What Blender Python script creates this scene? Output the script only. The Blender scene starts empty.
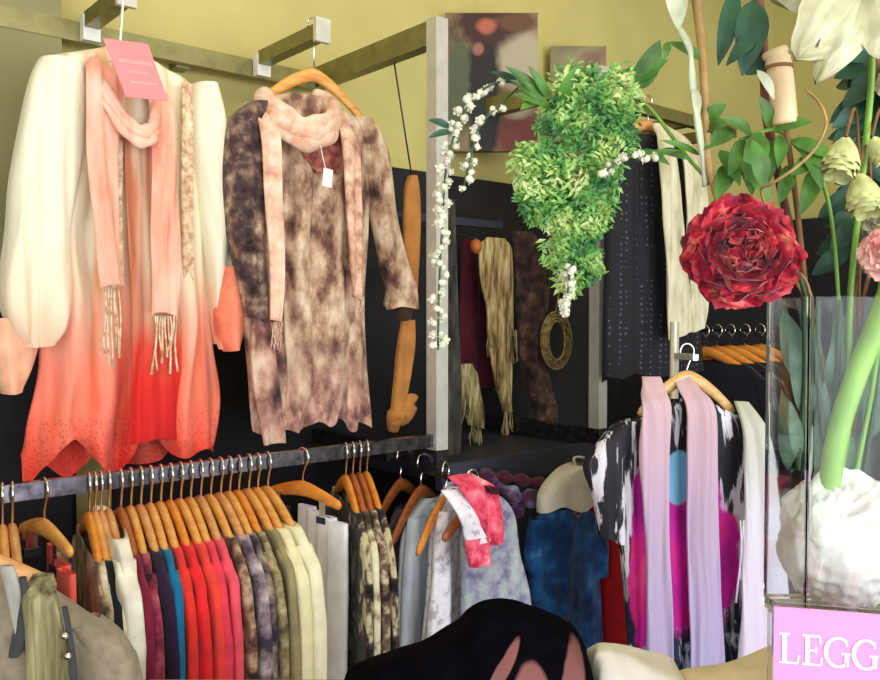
import bpy, bmesh, math, random
from mathutils import Vector, Matrix, noise
C = bpy.context.scene.collection
V = Vector
PI = math.pi
random.seed(7)

# ------------------------------------------------------------------ camera
EYE = 1.5
F = 850.0
TILT = math.atan(24 / F)
cam = bpy.data.cameras.new('camera'); camo = bpy.data.objects.new('camera', cam); C.objects.link(camo)
cam.sensor_fit = 'HORIZONTAL'; cam.sensor_width = 36; cam.lens = 36 * F / 880
cam.clip_start = 0.02
camo.location = (0, 0, EYE); camo.rotation_euler = (PI / 2 - TILT, 0, 0)
bpy.context.scene.camera = camo

def ray(px, py):
    u = (px - 440) / F; v = (340 - py) / F
    return V((u, math.cos(TILT) + v * math.sin(TILT), v * math.cos(TILT) - math.sin(TILT)))
def P(px, py, Y):
    d = ray(px, py); return V((0, 0, EYE)) + d * (Y / d.y)

TH = math.radians(49.5)
D = V((math.sin(TH), math.cos(TH), 0)); N = V((math.cos(TH), -math.sin(TH), 0))
O0 = V((-.3305, 2.16, 0))
def W(s, o, z): return O0 + D * s + N * o + V((0, 0, z))
RZ = math.atan2(N.y, N.x)         # local x -> N, local y -> D
RZD = math.atan2(D.y, D.x)        # local x -> D, local -y -> N

class Fr:
    """vertical plane: point p, horizontal direction u, outward direction w"""
    def __init__(s, p, u, w): s.p = V(p); s.u = V(u).normalized(); s.w = V(w).normalized()
    def hit(s, px, py):
        d = ray(px, py); o = V((0, 0, EYE))
        t = (s.p - o).dot(s.w) / d.dot(s.w)
        q = o + d * t
        return (q - s.p).dot(s.u), q.z
    def pt(s, a, z, off=0.0):
        q = s.p + s.u * a + s.w * off
        return V((q.x, q.y, s.p.z + z)) if False else V((q.x, q.y, z))
def wallfr(o): return Fr(W(0, o, 0), D, N)
def camfr(Y, yaw=0.0, X=0.0):
    a = math.radians(yaw)
    return Fr((X, Y, 0), (math.cos(a), math.sin(a), 0), (math.sin(a), -math.cos(a), 0))
LOCAL = Fr((0, 0, 0), (1, 0, 0), (0, 1, 0))
def rp(fr, rows):
    """pixel rows (py, left px, right px) -> (z, a left, a right)"""
    out = []
    for r in rows:
        z = fr.hit((r[1] + r[2]) / 2, r[0])[1]
        out.append((z, fr.hit(r[1], r[0])[0], fr.hit(r[2], r[0])[0]))
    return out

# ------------------------------------------------------------------ meshes
class B:
    def __init__(s): s.v = []; s.f = []
    def add(s, vs, fs):
        b = len(s.v); s.v += [V(x) for x in vs]; s.f += [tuple(b + i for i in f) for f in fs]
    def grid(s, rows, closed=False):
        n = len(rows[0]); vs = [p for r in rows for p in r]; fs = []
        for i in range(len(rows) - 1):
            for j in range(n if closed else n - 1):
                k = (j + 1) % n
                fs.append((i * n + j, i * n + k, (i + 1) * n + k, (i + 1) * n + j))
        s.add(vs, fs)
    def box(s, c, size, R=None):
        x, y, z = size[0] / 2, size[1] / 2, size[2] / 2
        vs = [V((a * x, b * y, d * z)) for a in (-1, 1) for b in (-1, 1) for d in (-1, 1)]
        if R: vs = [R @ q for q in vs]
        s.add([V(c) + q for q in vs], [(0, 1, 3, 2), (4, 6, 7, 5), (0, 4, 5, 1), (2, 3, 7, 6), (0, 2, 6, 4), (1, 5, 7, 3)])
    def bar(s, p, q, w, h):
        """rectangular bar from p to q, w wide across, h tall"""
        p, q = V(p), V(q); t = (q - p).normalized()
        up = V((0, 0, 1)) if abs(t.z) < .95 else N
        a = t.cross(up).normalized(); b = a.cross(t).normalized()
        vs = [e + a * (x * w / 2) + b * (y * h / 2) for e in (p, q) for x, y in ((-1, -1), (1, -1), (1, 1), (-1, 1))]
        s.add(vs, [(3, 2, 1, 0), (4, 5, 6, 7), (0, 1, 5, 4), (1, 2, 6, 5), (2, 3, 7, 6), (3, 0, 4, 7)])
    def tube(s, pts, r, n=8, cap=True, flat=1.0):
        pts = [V(p) for p in pts]; m = len(pts)
        rr = r if isinstance(r, (list, tuple)) else [r] * m
        t0 = (pts[1] - pts[0]).normalized()
        a = t0.orthogonal().normalized()
        rows = []
        for i, p in enumerate(pts):
            t = (pts[min(i + 1, m - 1)] - pts[max(i - 1, 0)]).normalized()
            a = (a - t * a.dot(t)).normalized(); b = t.cross(a)
            rows.append([p + (a * math.cos(2 * PI * j / n) + b * math.sin(2 * PI * j / n) * flat) * rr[i] for j in range(n)])
        b0 = len(s.v); s.grid(rows, True)
        if cap:
            s.f.append(tuple(b0 + j for j in range(n))[::-1]); s.f.append(tuple(b0 + (m - 1) * n + j for j in range(n)))
    def lathe(s, prof, M=None, n=16):
        rows = []
        for r, z in prof:
            rows.append([V((r * math.cos(2 * PI * j / n), r * math.sin(2 * PI * j / n), z)) for j in range(n)])
        if M: rows = [[M @ q for q in r] for r in rows]
        s.grid(rows, True)
    def build(s, name, mat, parent=None, org=None, smooth=True):
        org = V(org) if org is not None else (parent_world(parent) if parent else V((0, 0, 0)))
        me = bpy.data.meshes.new(name)
        me.from_pydata([v - org for v in s.v], [], s.f); me.update()
        bm = bmesh.new(); bm.from_mesh(me); bmesh.ops.recalc_face_normals(bm, faces=bm.faces); bm.to_mesh(me); bm.free()
        if smooth: me.polygons.foreach_set('use_smooth', [True] * len(me.polygons))
        me.materials.append(mat)
        o = bpy.data.objects.new(name, me); C.objects.link(o)
        if parent: o.parent = parent
        else: o.location = org
        return o
    def local(s, name, mat, parent, smooth=True): return s.build(name, mat, parent, (0, 0, 0), smooth)

def parent_world(o):
    p = V((0, 0, 0))
    while o: p += o.location; o = o.parent
    return p
def tag(o, label, cat, group=None, kind=None):
    o['label'] = label; o['category'] = cat
    if group: o['group'] = group
    if kind: o['kind'] = kind
    return o
def thing(name, label, cat, loc=(0, 0, 0), rz=0.0, group=None):
    o = bpy.data.objects.new(name, None); C.objects.link(o); o.empty_display_size = .05
    o.location = loc; o.rotation_euler = (0, 0, rz)
    return tag(o, label, cat, group)
def copy_tree(o, parent=None):
    c = o.copy(); C.objects.link(c)
    if parent: c.parent = parent
    for ch in list(o.children): copy_tree(ch, c)
    return c
def struct(name, b, m, smooth=False):
    o = b.build(name, m, smooth=smooth); o['kind'] = 'structure'; return o
def curve(pts, n=24):
    """Catmull-Rom through points"""
    pts = [V(p) for p in pts]; out = []
    m = len(pts)
    for i in range(n + 1):
        t = i / n * (m - 1); k = min(int(t), m - 2); u = t - k
        p0, p1, p2, p3 = pts[max(k - 1, 0)], pts[k], pts[k + 1], pts[min(k + 2, m - 1)]
        out.append(.5 * ((2 * p1) + (p2 - p0) * u + (2 * p0 - 5 * p1 + 4 * p2 - p3) * u * u + (3 * p1 - p0 - 3 * p2 + p3) * u ** 3))
    return out
def nz(x, y, z=0.0): return noise.noise(V((x, y, z)))

def body(b, fr, rows, depth, seed=0.0, n=72, M=46, amp=(.001, .012), freq=24, sheet=False, hem=.012, off=0.0, ex=.75, offs=None, hemf=14):
    """a hanging tube of cloth; rows are (z, a left, a right), top to bottom"""
    pts = curve([V((r[0], r[1], r[2])) for r in rows], M)
    ofp = curve([V((x, 0, 0)) for x in offs], M) if offs else None
    grid = []
    for i, q in enumerate(pts):
        t = i / M; z, al, ar = q
        cx = (al + ar) / 2; hw = (ar - al) / 2
        A = amp[0] + (amp[1] - amp[0]) * t
        o2 = off + (ofp[i].x if ofp else 0)
        row = []
        for j in range(n):
            g = 2 * PI * j / n; c, s = math.cos(g), math.sin(g)
            x = cx + hw * math.copysign(abs(c) ** .85, c)
            sg = math.copysign(abs(s) ** ex, s)
            k = 0 if (sheet or s > 0) else 9.3
            f = A * (nz(x * freq + nz(z * 3, seed) * 1.2, z * 1.3 + seed, seed * 1.7 + k) * 1.6 + .5 * nz(x * freq * 2.1, z * 2.5, seed + 3 + k))
            w = depth * sg + (f if sheet else f * abs(s) ** .6) + o2
            dz = hem * t ** 6 * nz(x * hemf, seed + 5, k) * 2
            row.append(fr.pt(x + A * .35 * nz(z * 7, seed + 2, c * 2), z + dz, w))
        grid.append(row)
    b.grid(grid, True)

def fringe(b, fr, al, ar, ztop, length, count, off=0.0, seed=0, r=.0012, top=None):
    rnd = random.Random(seed)
    for i in range(count):
        a = al + (ar - al) * (i + rnd.random() * .8) / count
        z0 = ztop if top is None else top(a)
        L = length * (.6 + .6 * rnd.random()); sw = rnd.uniform(-.006, .006)
        b.tube([fr.pt(a + sw * t * t + .002 * math.sin(5 * t + i), z0 - L * t, off + .003 * math.sin(4 * t + i * 2)) for t in (0, .25, .5, .75, 1)], [r, r, r, r, r * 1.3], 5)

# ------------------------------------------------------------------ materials
def lin(c):
    c = c / 255
    return c / 12.92 if c <= .04045 else ((c + .055) / 1.055) ** 2.4
def rgb(h):
    if isinstance(h, str): h = tuple(int(h[i:i + 2], 16) for i in (0, 2, 4))
    return (lin(h[0]), lin(h[1]), lin(h[2]), 1)
def newmat(name):
    m = bpy.data.materials.new(name); m.use_nodes = True
    nt = m.node_tree; nt.nodes.clear()
    out = nt.nodes.new('ShaderNodeOutputMaterial'); bs = nt.nodes.new('ShaderNodeBsdfPrincipled')
    nt.links.new(bs.outputs[0], out.inputs[0])
    return m, nt, bs
def ramp(nt, stops, fac, interp='LINEAR'):
    r = nt.nodes.new('ShaderNodeValToRGB'); r.color_ramp.interpolation = interp
    e = r.color_ramp.elements
    while len(e) < len(stops): e.new(.5)
    for k, (p, c) in zip(e, stops): k.position = p; k.color = rgb(c)
    nt.links.new(fac, r.inputs[0]); return r.outputs[0]
def mathn(nt, op, a, b=None, c=None):
    m = nt.nodes.new('ShaderNodeMath'); m.operation = op
    for i, x in enumerate((a, b, c)):
        if x is None: continue
        if isinstance(x, (int, float)): m.inputs[i].default_value = x
        else: nt.links.new(x, m.inputs[i])
    return m.outputs[0]
def mix(nt, fac, a, b, mode='MIX'):
    m = nt.nodes.new('ShaderNodeMix'); m.data_type = 'RGBA'; m.blend_type = mode
    if isinstance(fac, (int, float)): m.inputs[0].default_value = fac
    else: nt.links.new(fac, m.inputs[0])
    for i, x in ((6, a), (7, b)):
        if isinstance(x, (tuple, str)): m.inputs[i].default_value = rgb(x)
        else: nt.links.new(x, m.inputs[i])
    return m.outputs[2]
def coords(nt, scale=(1, 1, 1), kind='Object'):
    t = nt.nodes.new('ShaderNodeTexCoord'); m = nt.nodes.new('ShaderNodeMapping')
    m.inputs['Scale'].default_value = scale
    nt.links.new(t.outputs[kind], m.inputs[0]); return m.outputs[0]
def noi(nt, vec, scale, detail=3, rough=.55, dist=0.0):
    t = nt.nodes.new('ShaderNodeTexNoise'); t.inputs['Scale'].default_value = scale; t.inputs['Detail'].default_value = detail
    t.inputs['Roughness'].default_value = rough; t.inputs['Distortion'].default_value = dist
    nt.links.new(vec, t.inputs['Vector']); return t.outputs['Fac']
def vor(nt, vec, scale, feature='F1', rnd=1.0):
    t = nt.nodes.new('ShaderNodeTexVoronoi'); t.inputs['Scale'].default_value = scale; t.feature = feature
    t.inputs['Randomness'].default_value = rnd
    nt.links.new(vec, t.inputs['Vector']); return t
def bump(nt, bs, h, strength=.3, dist=.002):
    b = nt.nodes.new('ShaderNodeBump'); b.inputs['Strength'].default_value = strength; b.inputs['Distance'].default_value = dist
    nt.links.new(h, b.inputs['Height']); nt.links.new(b.outputs[0], bs.inputs['Normal'])
def dark(h, k):
    if isinstance(h, str): h = tuple(int(h[i:i + 2], 16) for i in (0, 2, 4))
    return tuple(max(0, min(255, c * k)) for c in h)
def fab(name, color, var=.12, scale=30, stretch=(1, 1, 1), stops=None, pscale=10, detail=3, dist=0.0, interp='LINEAR', rough=.85,
        bumps=.35, zstops=None, zr=None, znoise=.06, spots=None, trans=0.0, knit=False, fold_shade=None, lace=None, zmix=None):
    """cloth: base colour with slight wear, or a noise print (stops), or a dye gradient along z (zstops over zr)"""
    m, nt, bs = newmat(name)
    vec = coords(nt)
    if zstops:
        sx = nt.nodes.new('ShaderNodeSeparateXYZ'); nt.links.new(vec, sx.inputs[0])
        nn = noi(nt, coords(nt, (14, 14, 3)), 1.0, 2)
        zz = mathn(nt, 'ADD', sx.outputs[2], mathn(nt, 'MULTIPLY', mathn(nt, 'SUBTRACT', nn, .5), znoise * 4))
        mr = nt.nodes.new('ShaderNodeMapRange'); mr.inputs[1].default_value = zr[0]; mr.inputs[2].default_value = zr[1]
        nt.links.new(zz, mr.inputs[0])
        col = ramp(nt, zstops, mr.outputs[0])
    elif stops:
        col = ramp(nt, stops, noi(nt, coords(nt, stretch), pscale, detail, .6, dist), interp)
    else:
        col = ramp(nt, [(.3, dark(color, 1 - var)), (.7, dark(color, 1 + var * .5))], noi(nt, vec, scale, 3))
    if fold_shade:
        st_ = ramp(nt, [(.36, fold_shade), (.52, 'FFFFFF')], noi(nt, coords(nt, (26, 26, 1.6)), 1.0, 2))  # fold shading put into the cloth colour as vertical streaks
        col = mix(nt, 1.0, col, st_, 'MULTIPLY')
    if lace:
        sz = nt.nodes.new('ShaderNodeSeparateXYZ'); nt.links.new(vec, sz.inputs[0])
        mk = mathn(nt, 'LESS_THAN', sz.outputs[2], lace[0])
        vv = vor(nt, vec, 150); hole = mathn(nt, 'LESS_THAN', vv.outputs['Distance'], .36)
        col = mix(nt, mathn(nt, 'MULTIPLY', mathn(nt, 'MULTIPLY', hole, mk), .35), col, lace[1])
    if zmix:
        sx2 = nt.nodes.new('ShaderNodeSeparateXYZ'); nt.links.new(vec, sx2.inputs[0])
        m2 = nt.nodes.new('ShaderNodeMapRange'); m2.inputs[1].default_value = zmix[0]; m2.inputs[2].default_value = zmix[1]
        nt.links.new(sx2.outputs[2], m2.inputs[0])
        col = mix(nt, m2.outputs[0], ramp(nt, zmix[2], noi(nt, coords(nt, stretch), pscale * 1.3, detail, .6, dist)), col)
    if spots:
        for sc, r, c in spots:
            v = vor(nt, vec, sc)
            mk = mathn(nt, 'LESS_THAN', v.outputs['Distance'], r)
            col = mix(nt, mk, col, c)
    nt.links.new(col, bs.inputs['Base Color'])
    bs.inputs['Roughness'].default_value = rough
    bs.inputs['Specular IOR Level'].default_value = .2
    bs.inputs['Sheen Weight'].default_value = .12
    if knit:
        w = nt.nodes.new('ShaderNodeTexWave'); w.inputs['Scale'].default_value = 90; w.inputs['Distortion'].default_value = 2
        nt.links.new(vec, w.inputs[0]); bump(nt, bs, w.outputs['Fac'], .15, .002)
    else:
        bump(nt, bs, noi(nt, coords(nt, (1, 1, .25)), 60, 4), bumps, .004)
    return m
def plain(name, color, rough=.5, metal=0.0, var=.08, scale=12, bumps=0.0, spec=.5):
    m, nt, bs = newmat(name)
    n = noi(nt, coords(nt), scale, 4)
    nt.links.new(ramp(nt, [(.3, dark(color, 1 - var)), (.7, dark(color, 1 + var))], n), bs.inputs['Base Color'])
    bs.inputs['Roughness'].default_value = rough; bs.inputs['Metallic'].default_value = metal
    bs.inputs['Specular IOR Level'].default_value = spec
    if bumps: bump(nt, bs, n, bumps, .003)
    return m

M_wall = plain('wall_paint', 'C2B874', .9, var=.04, scale=3, bumps=.08)
M_pillar_shade = plain('pillar_painted_shade', '8F8B62', .9, var=.05, scale=4)  # darker than the wall: the shade on this section is in the colour
M_panel = plain('panel_charcoal', '1B181C', .85, var=.15, scale=8)
M_ceil = plain('ceiling_paint', 'DDD6AE', .9, var=.03)
M_floor = plain('floor_boards', '4A3626', .5, var=.2, scale=5)
M_chrome = plain('brushed_steel', 'DAD9D4', .3, .55, .04, 40)
M_post = plain('satin_aluminium', 'CFCEC6', .34, .45, .04, 40)
M_rail = plain('steel_rail', '5A565C', .25, .9, .35, 60)
M_hook = plain('hook_steel', 'E8E6E2', .15, 1.0, .03, 40)
M_olive = plain('dull_steel', '8E895F', .4, .85, .08, 30)
M_white = plain('white_plastic', 'F4F2EA', .4, var=.02)
M_board = plain('dark_board', '2A2C3A', .5, var=.15)
def wood(name, c1, c2):
    m, nt, bs = newmat(name)
    n = noi(nt, coords(nt, (4, 30, 30)), 3, 4, .6, 1.0)
    nt.links.new(ramp(nt, [(.3, c1), (.7, c2)], n), bs.inputs['Base Color'])
    bs.inputs['Roughness'].default_value = .38
    return m
WOODS = [wood('hanger_wood_honey', 'D48A3C', 'F0B868'), wood('hanger_wood_tan', 'C48248', 'E8B278'), wood('hanger_wood_brown', '92491F', 'BC6E36'),
         wood('hanger_wood_orange', 'D07A26', 'F0A044')]

# ------------------------------------------------------------------ the room
SA, SB, OB, CH = -2.4, 2.3, 3.7, 2.95
def slab(name, pts, thick, m):
    """wall quad from two floor points outward, thickness away from room"""
    b = B(); b.box(*pts) ; return struct(name, b, m)
Rw = Matrix.Rotation(RZD, 3, 'Z')
def wbox(b, s0, s1, o0, o1, z0, z1):
    b.box(W((s0 + s1) / 2, (o0 + o1) / 2, (z0 + z1) / 2), (abs(s1 - s0), abs(o1 - o0), z1 - z0), Rw)
b = B(); wbox(b, SA - .1, SB + .1, -.1, 0, 0, CH); struct('wall_left', b, M_wall)
b = B(); wbox(b, SB, SB + .1, 0, OB, 0, CH); struct('wall_right', b, M_wall)
b = B(); wbox(b, SA - .1, SA, 0, OB, 0, .7); wbox(b, SA - .1, SA, 0, OB, 2.55, CH); wbox(b, SA - .1, SA, 0, 1.3, .7, 2.55); wbox(b, SA - .1, SA, 3.1, OB, .7, 2.55); struct('wall_side', b, M_wall)
b = B()
for o in (1.33, 2.2, 3.07): wbox(b, SA - .08, SA + .02, o - .03, o + .03, .7, 2.55)
wbox(b, SA - .08, SA + .02, 1.3, 3.1, .66, .72); wbox(b, SA - .08, SA + .02, 1.3, 3.1, 2.52, 2.58)
struct('window_added', b, M_white)  # unseen side window, added with its opening to bring light from front-left
b = B()
wbox(b, SA - .1, SB + .1, OB, OB + .1, 0, .7); wbox(b, SA - .1, SB + .1, OB, OB + .1, 2.55, CH)
wbox(b, SA - .1, -1.9, OB, OB + .1, .7, 2.55); wbox(b, 1.3, SB + .1, OB, OB + .1, .7, 2.55)
struct('wall_front', b, M_wall)
b = B()
for s in (-1.9, -.85, .25, 1.3): wbox(b, s - .03, s + .03, OB - .02, OB + .08, .7, 2.55)
wbox(b, -1.9, 1.3, OB - .02, OB + .08, .66, .72); wbox(b, -1.9, 1.3, OB - .02, OB + .08, 2.52, 2.58)
struct('window_1', b, M_white)
b = B(); wbox(b, SA - .1, SB + .1, -.1, OB + .1, -.1, 0); struct('floor', b, M_floor)
b = B(); wbox(b, SA - .1, SB + .1, -.1, OB + .1, CH, CH + .1); struct('ceiling', b, M_ceil)
# pillar with shade put into its colour at the near end of the clothes wall and the charcoal backing boards
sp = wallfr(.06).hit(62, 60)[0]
b = B(); wbox(b, SA, sp, 0.001, .06, 0, CH); struct('trim_1', b, M_pillar_shade)
g0 = wallfr(.03).hit(76, 470)[0]; g1 = wallfr(.03).hit(116, 470)[0]
zt = 1.5 + .30
b = B(); wbox(b, SA, sp + .004, .061, .075, 0, 1.5 + .02); wbox(b, sp + .006, g0, .002, .03, 0, zt); struct('trim_2', b, M_panel)
b = B(); wbox(b, g1, .0, .002, .03, 0, 1.86); struct('trim_3', b, M_panel)
b = B(); wbox(b, .002, SB - .002, .002, .03, 0, 1.90); struct('trim_4', b, M_panel)
b = B(); wbox(b, SB - .03, SB - .002, .032, 2.2, 0, 1.90); struct('trim_5', b, M_panel)

# ------------------------------------------------------------------ wall rail, face-out arms, rack
ZU, ZL = EYE + .575, EYE - .26
root = thing('wall_rail', 'long dull steel rail fixed along the yellow wall above both hanging tunics', 'rail', W(-.9, .05, ZU))
b = B(); b.bar(W(-1.3, .05, ZU), W(-.02, .05, ZU), .025, .04); b.build('rail_tube', M_olive, root, smooth=False)
for s in (-.95, -.35):
    b = B(); b.bar(W(s, .001, ZU), W(s, .04, ZU), .03, .05); b.build('wall_bracket', M_olive, root, smooth=False)
def arm(s, o1, label, z=ZU):
    r = thing('faceout_arm', label, 'rail arm', W(s, .09, z), 0, 'display arms on the wall rail')
    b = B(); b.bar(W(s, .085, z + .02), W(s, o1, z + .02), .03, .03); b.build('arm_tube', M_olive, r, smooth=False)
    b = B(); b.bar(W(s, .064, z + .005), W(s, .086, z + .005), .034, .05); b.build('rail_clamp', M_white, r, smooth=False)
    b = B(); b.bar(W(s, o1 + .0005, z + .022), W(s, o1 + .012, z + .022), .036, .05); b.build('end_stop', M_chrome, r, smooth=False)
S1 = -.561; S2 = -.173
arm(S1, .265, 'steel arm holding the cream and coral tunic')
arm(S2, .325, 'steel arm holding the brown mottled tunic')

FO = .5
ZT = EYE + .615
S_P2 = .527
root = thing('display_rack', 'steel shop rack with two tall posts and a long low hanging rail', 'clothes rack', W(0, FO, ZL))
for s in (0, S_P2):
    zb = ZL - .02
    b = B(); b.bar(W(s, FO, zb), W(s, FO, ZT), .032, .032); b.build('post', M_post, root, smooth=False)
    b = B(); b.bar(W(s, .035, ZT - .028), W(s, FO - .0165, ZT - .028), .03, .05); b.build('top_arm', M_olive, root, smooth=False)
    b = B(); b.bar(W(s, .035, zb - .02), W(s, FO + .016, zb - .02), .03, .036); b.build('bottom_arm', M_rail, root, smooth=False)
b = B(); b.bar(W(-1.35, FO, ZL), W(-.0165, FO, ZL), .014, .026); b.build('hanging_rail', M_rail, root, smooth=False)
b = B(); b.bar(W(-1.33, .035, ZL), W(-1.33, FO - .008, ZL), .02, .03); b.build('bottom_arm', M_rail, root, smooth=False)
b = B(); b.bar(W(.02, FO - .02, EYE - .345), W(.80, FO - .02, EYE - .345), .02, .055); b.build('fascia', M_board, root, smooth=False)
b = B(); b.bar(W(.02, .24, EYE - .335), W(.80, .24, EYE - .335), .38, .02); b.build('shelf', M_board, root, smooth=False)
b = B(); b.bar(W(.018, .17, EYE + .25), W(S_P2 - .018, .17, EYE + .25), .02, .02); b.build('peg_bar', M_board, root, smooth=False)
# support arms of the shelf
for s in (.06, .76):
    b = B(); b.bar(W(s, .031, EYE - .355), W(s, .4, EYE - .355), .02, .02); b.build('shelf_bracket', M_board, root, smooth=False)

# ------------------------------------------------------------------ hangers
def hanger(label, loc, rz, mat, half=.195, drop=.095, group=None, clip=False, hook_l=.042, thick=.0075):
    r = thing('clip_hanger' if clip else 'wooden_hanger', label, 'hanger', loc, rz, group)
    b = B()
    hk = [V((.016 * math.cos(a) , 0, .004 + .017 * math.sin(a))) for a in [math.radians(d) for d in range(200, -61, -20)]]
    hk += [V((.003, 0, -.022)), V((0, 0, -.03)), V((0, 0, -hook_l - .01))]
    b.tube(hk, .0021, 6); b.local('hook', M_hook, r)
    b = B()
    rows = []
    m = 30
    for i in range(m + 1):
        x = -half + 2 * half * i / m; u = abs(x / half)
        zc = -hook_l - .012 - drop * (u ** 1.45)
        h = .015 - .006 * u; t = thick * (1 - .25 * u)
        if i in (0, m): h *= .6; t *= .6
        tilt = drop * 1.35 * u ** .35 / half * (1 if x < 0 else -1)
        nx = V((-tilt, 0, 1)).normalized()
        rows.append([V((x, 0, zc)) + nx * (h * math.cos(2 * PI * j / 10)) + V((0, t * math.sin(2 * PI * j / 10), 0)) for j in range(10)])
    b.grid(rows, True); k = len(b.v)
    b.f.append(tuple(range(10))); b.f.append(tuple(range(k - 10, k)))
    b.local('wooden_bar', mat, r)
    if clip:
        for x in (-half * .62, half * .62):
            b = B(); b.box((x, 0, -hook_l - .030 - drop * .5), (.016, .018, .030)); cl = b.local('clip', M_hook, r, smooth=False)
            b = B(); b.box((x, 0, -hook_l - .050 - drop * .5), (.024, .026, .012)); b.local('clip_jaw', M_board, cl, smooth=False)
    return r
HPROTO = {}

def side_garment(name, label, cat, loc, rz, mat, sh=.2, drop=.095, th=.008, length=.75, seed=0, sleeve=.5, slm=None, group=None, flare=0.0, top=-.049):
    r = thing(name, label, cat, loc, rz, group)
    b = B()
    z0 = top
    rows = []
    for u, up in ((.44, -.014), (.58, .006), (.66, .016), (.76, .017), (.86, .015), (.97, .010), (1.04, -.004)):
        rows.append((z0 - drop * u ** 1.35 + up, -sh * u, sh * u))
    e = z0 - drop
    rows += [(e - .05, -sh * 1.0, sh * 1.0), (e - .2, -sh * .95, sh * .95), (e - .4, -sh * (.95 + flare), sh * (.95 + flare)), (z0 - length, -sh * (1 + flare), sh * (1 + flare))]
    body(b, LOCAL, rows, th, seed, n=40, M=40, amp=(.0005, .003), freq=20, sheet=True, ex=.4, hem=.01)
    b.local('torso', mat, r)
    if sleeve:
        for sg in (-1, 1):
            b = B()
            xs = [(e + .034, .72, .80), (e + .022, .74, .92), (e + .008, .76, 1.02), (e - .015, .80, 1.08), (e - .05, .85, 1.12), (e - .10, .9, 1.15), (e - .28, .9, 1.14), (e - sleeve, .93, 1.10)]
            rows = [(z, min(sg * p, sg * q) * sh, max(sg * p, sg * q) * sh) for z, p, q in xs]
            body(b, LOCAL, rows, th * 1.03, seed + sg, n=24, M=26, amp=(.0008, .005), freq=40, sheet=True, ex=.45, hem=.004)
            b.local('sleeve', slm or mat, r)
    return r

# ---- cloth palette for the long rail
m_darkbrown = fab('dark_brown_knit', '3A2A22', knit=True)
m_taupe = fab('taupe_cloth', '6E5A48')
m_black = fab('black_cloth', '17151C', .2)
m_lace = fab('black_lace', '2A1E22', stops=[(.4, '171218'), (.6, '6A5347')], pscale=60)
m_mottle = fab('beige_mottled', 'B9A584', stops=[(.35, '4A3B30'), (.48, 'B9A584'), (.7, 'EDE3CD')], pscale=22, detail=4)
m_creamm = fab('cream_mottled', 'E6DCC4', stops=[(.3, '8C7A5E'), (.42, 'DCCFB2'), (.7, 'F5EFDF')], pscale=20)
m_offwhite = fab('off_white_knit', 'F4EEDC', knit=True)
m_burg = fab('burgundy_knit', '7C1E38', knit=True)
m_wine = fab('wine_print', '5D1A34', stops=[(.35, '2E1022'), (.52, '8B2746'), (.7, 'B9606C')], pscale=26)
m_plum = fab('plum_cloth', '2C1838')
m_teal = fab('teal_knit', '0E6E9C', knit=True)
m_slate = fab('slate_cloth', '5C6B80')
m_red1 = fab('poppy_red', 'E8342A', knit=True)
m_red2 = fab('scarlet', 'EF2A30', knit=True)
m_coral1 = fab('coral_red', 'F5463F', knit=True)
m_coral2 = fab('pink_coral', 'F4566A', knit=True)
m_rose = fab('rose_red', 'EC3E58', knit=True)
m_flbrown = fab('brown_floral', '7A5A48', stops=[(.36, '35222A'), (.5, '86604C'), (.66, 'CDB49C')], pscale=34)
m_mauve = fab('mauve_mottled', '8A7680', stops=[(.36, '453947'), (.5, '8C7982'), (.68, 'D3C4C4')], pscale=28)
m_greyfl = fab('grey_floral', '5F5560', stops=[(.38, '2E2636'), (.5, '6A5C5F'), (.68, 'B8A78F')], pscale=30)
m_khaki = fab('khaki_fringe', '8B7D5A', stops=[(.36, '5D5038'), (.55, '9E8F6A'), (.7, 'C8BC98')], pscale=40)
m_olive = fab('olive_cloth', '9C9068')
m_cream = fab('cream_knit', 'F2E9BE', .06, knit=True)
m_cream2 = fab('ivory_knit', 'F4EFCF', .06, knit=True)
m_whitec = fab('white_cotton', 'F1F0F6', .04)
m_dkfl = fab('dark_floral', '2A2026', stops=[(.4, '1C161C'), (.52, '4A3A34'), (.6, 'C9BD98')], pscale=18, dist=.6)
m_bgfl = fab('beige_floral', 'C9BC98', stops=[(.36, '2B221F'), (.47, '6F5A48'), (.56, 'D8CDAC'), (.7, 'EFE8CE')], pscale=16, dist=.5)
m_brfl = fab('brown_lace_floral', '6F5848', stops=[(.38, '30232A'), (.52, '75604E'), (.64, 'CDBBA0')], pscale=40)

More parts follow.
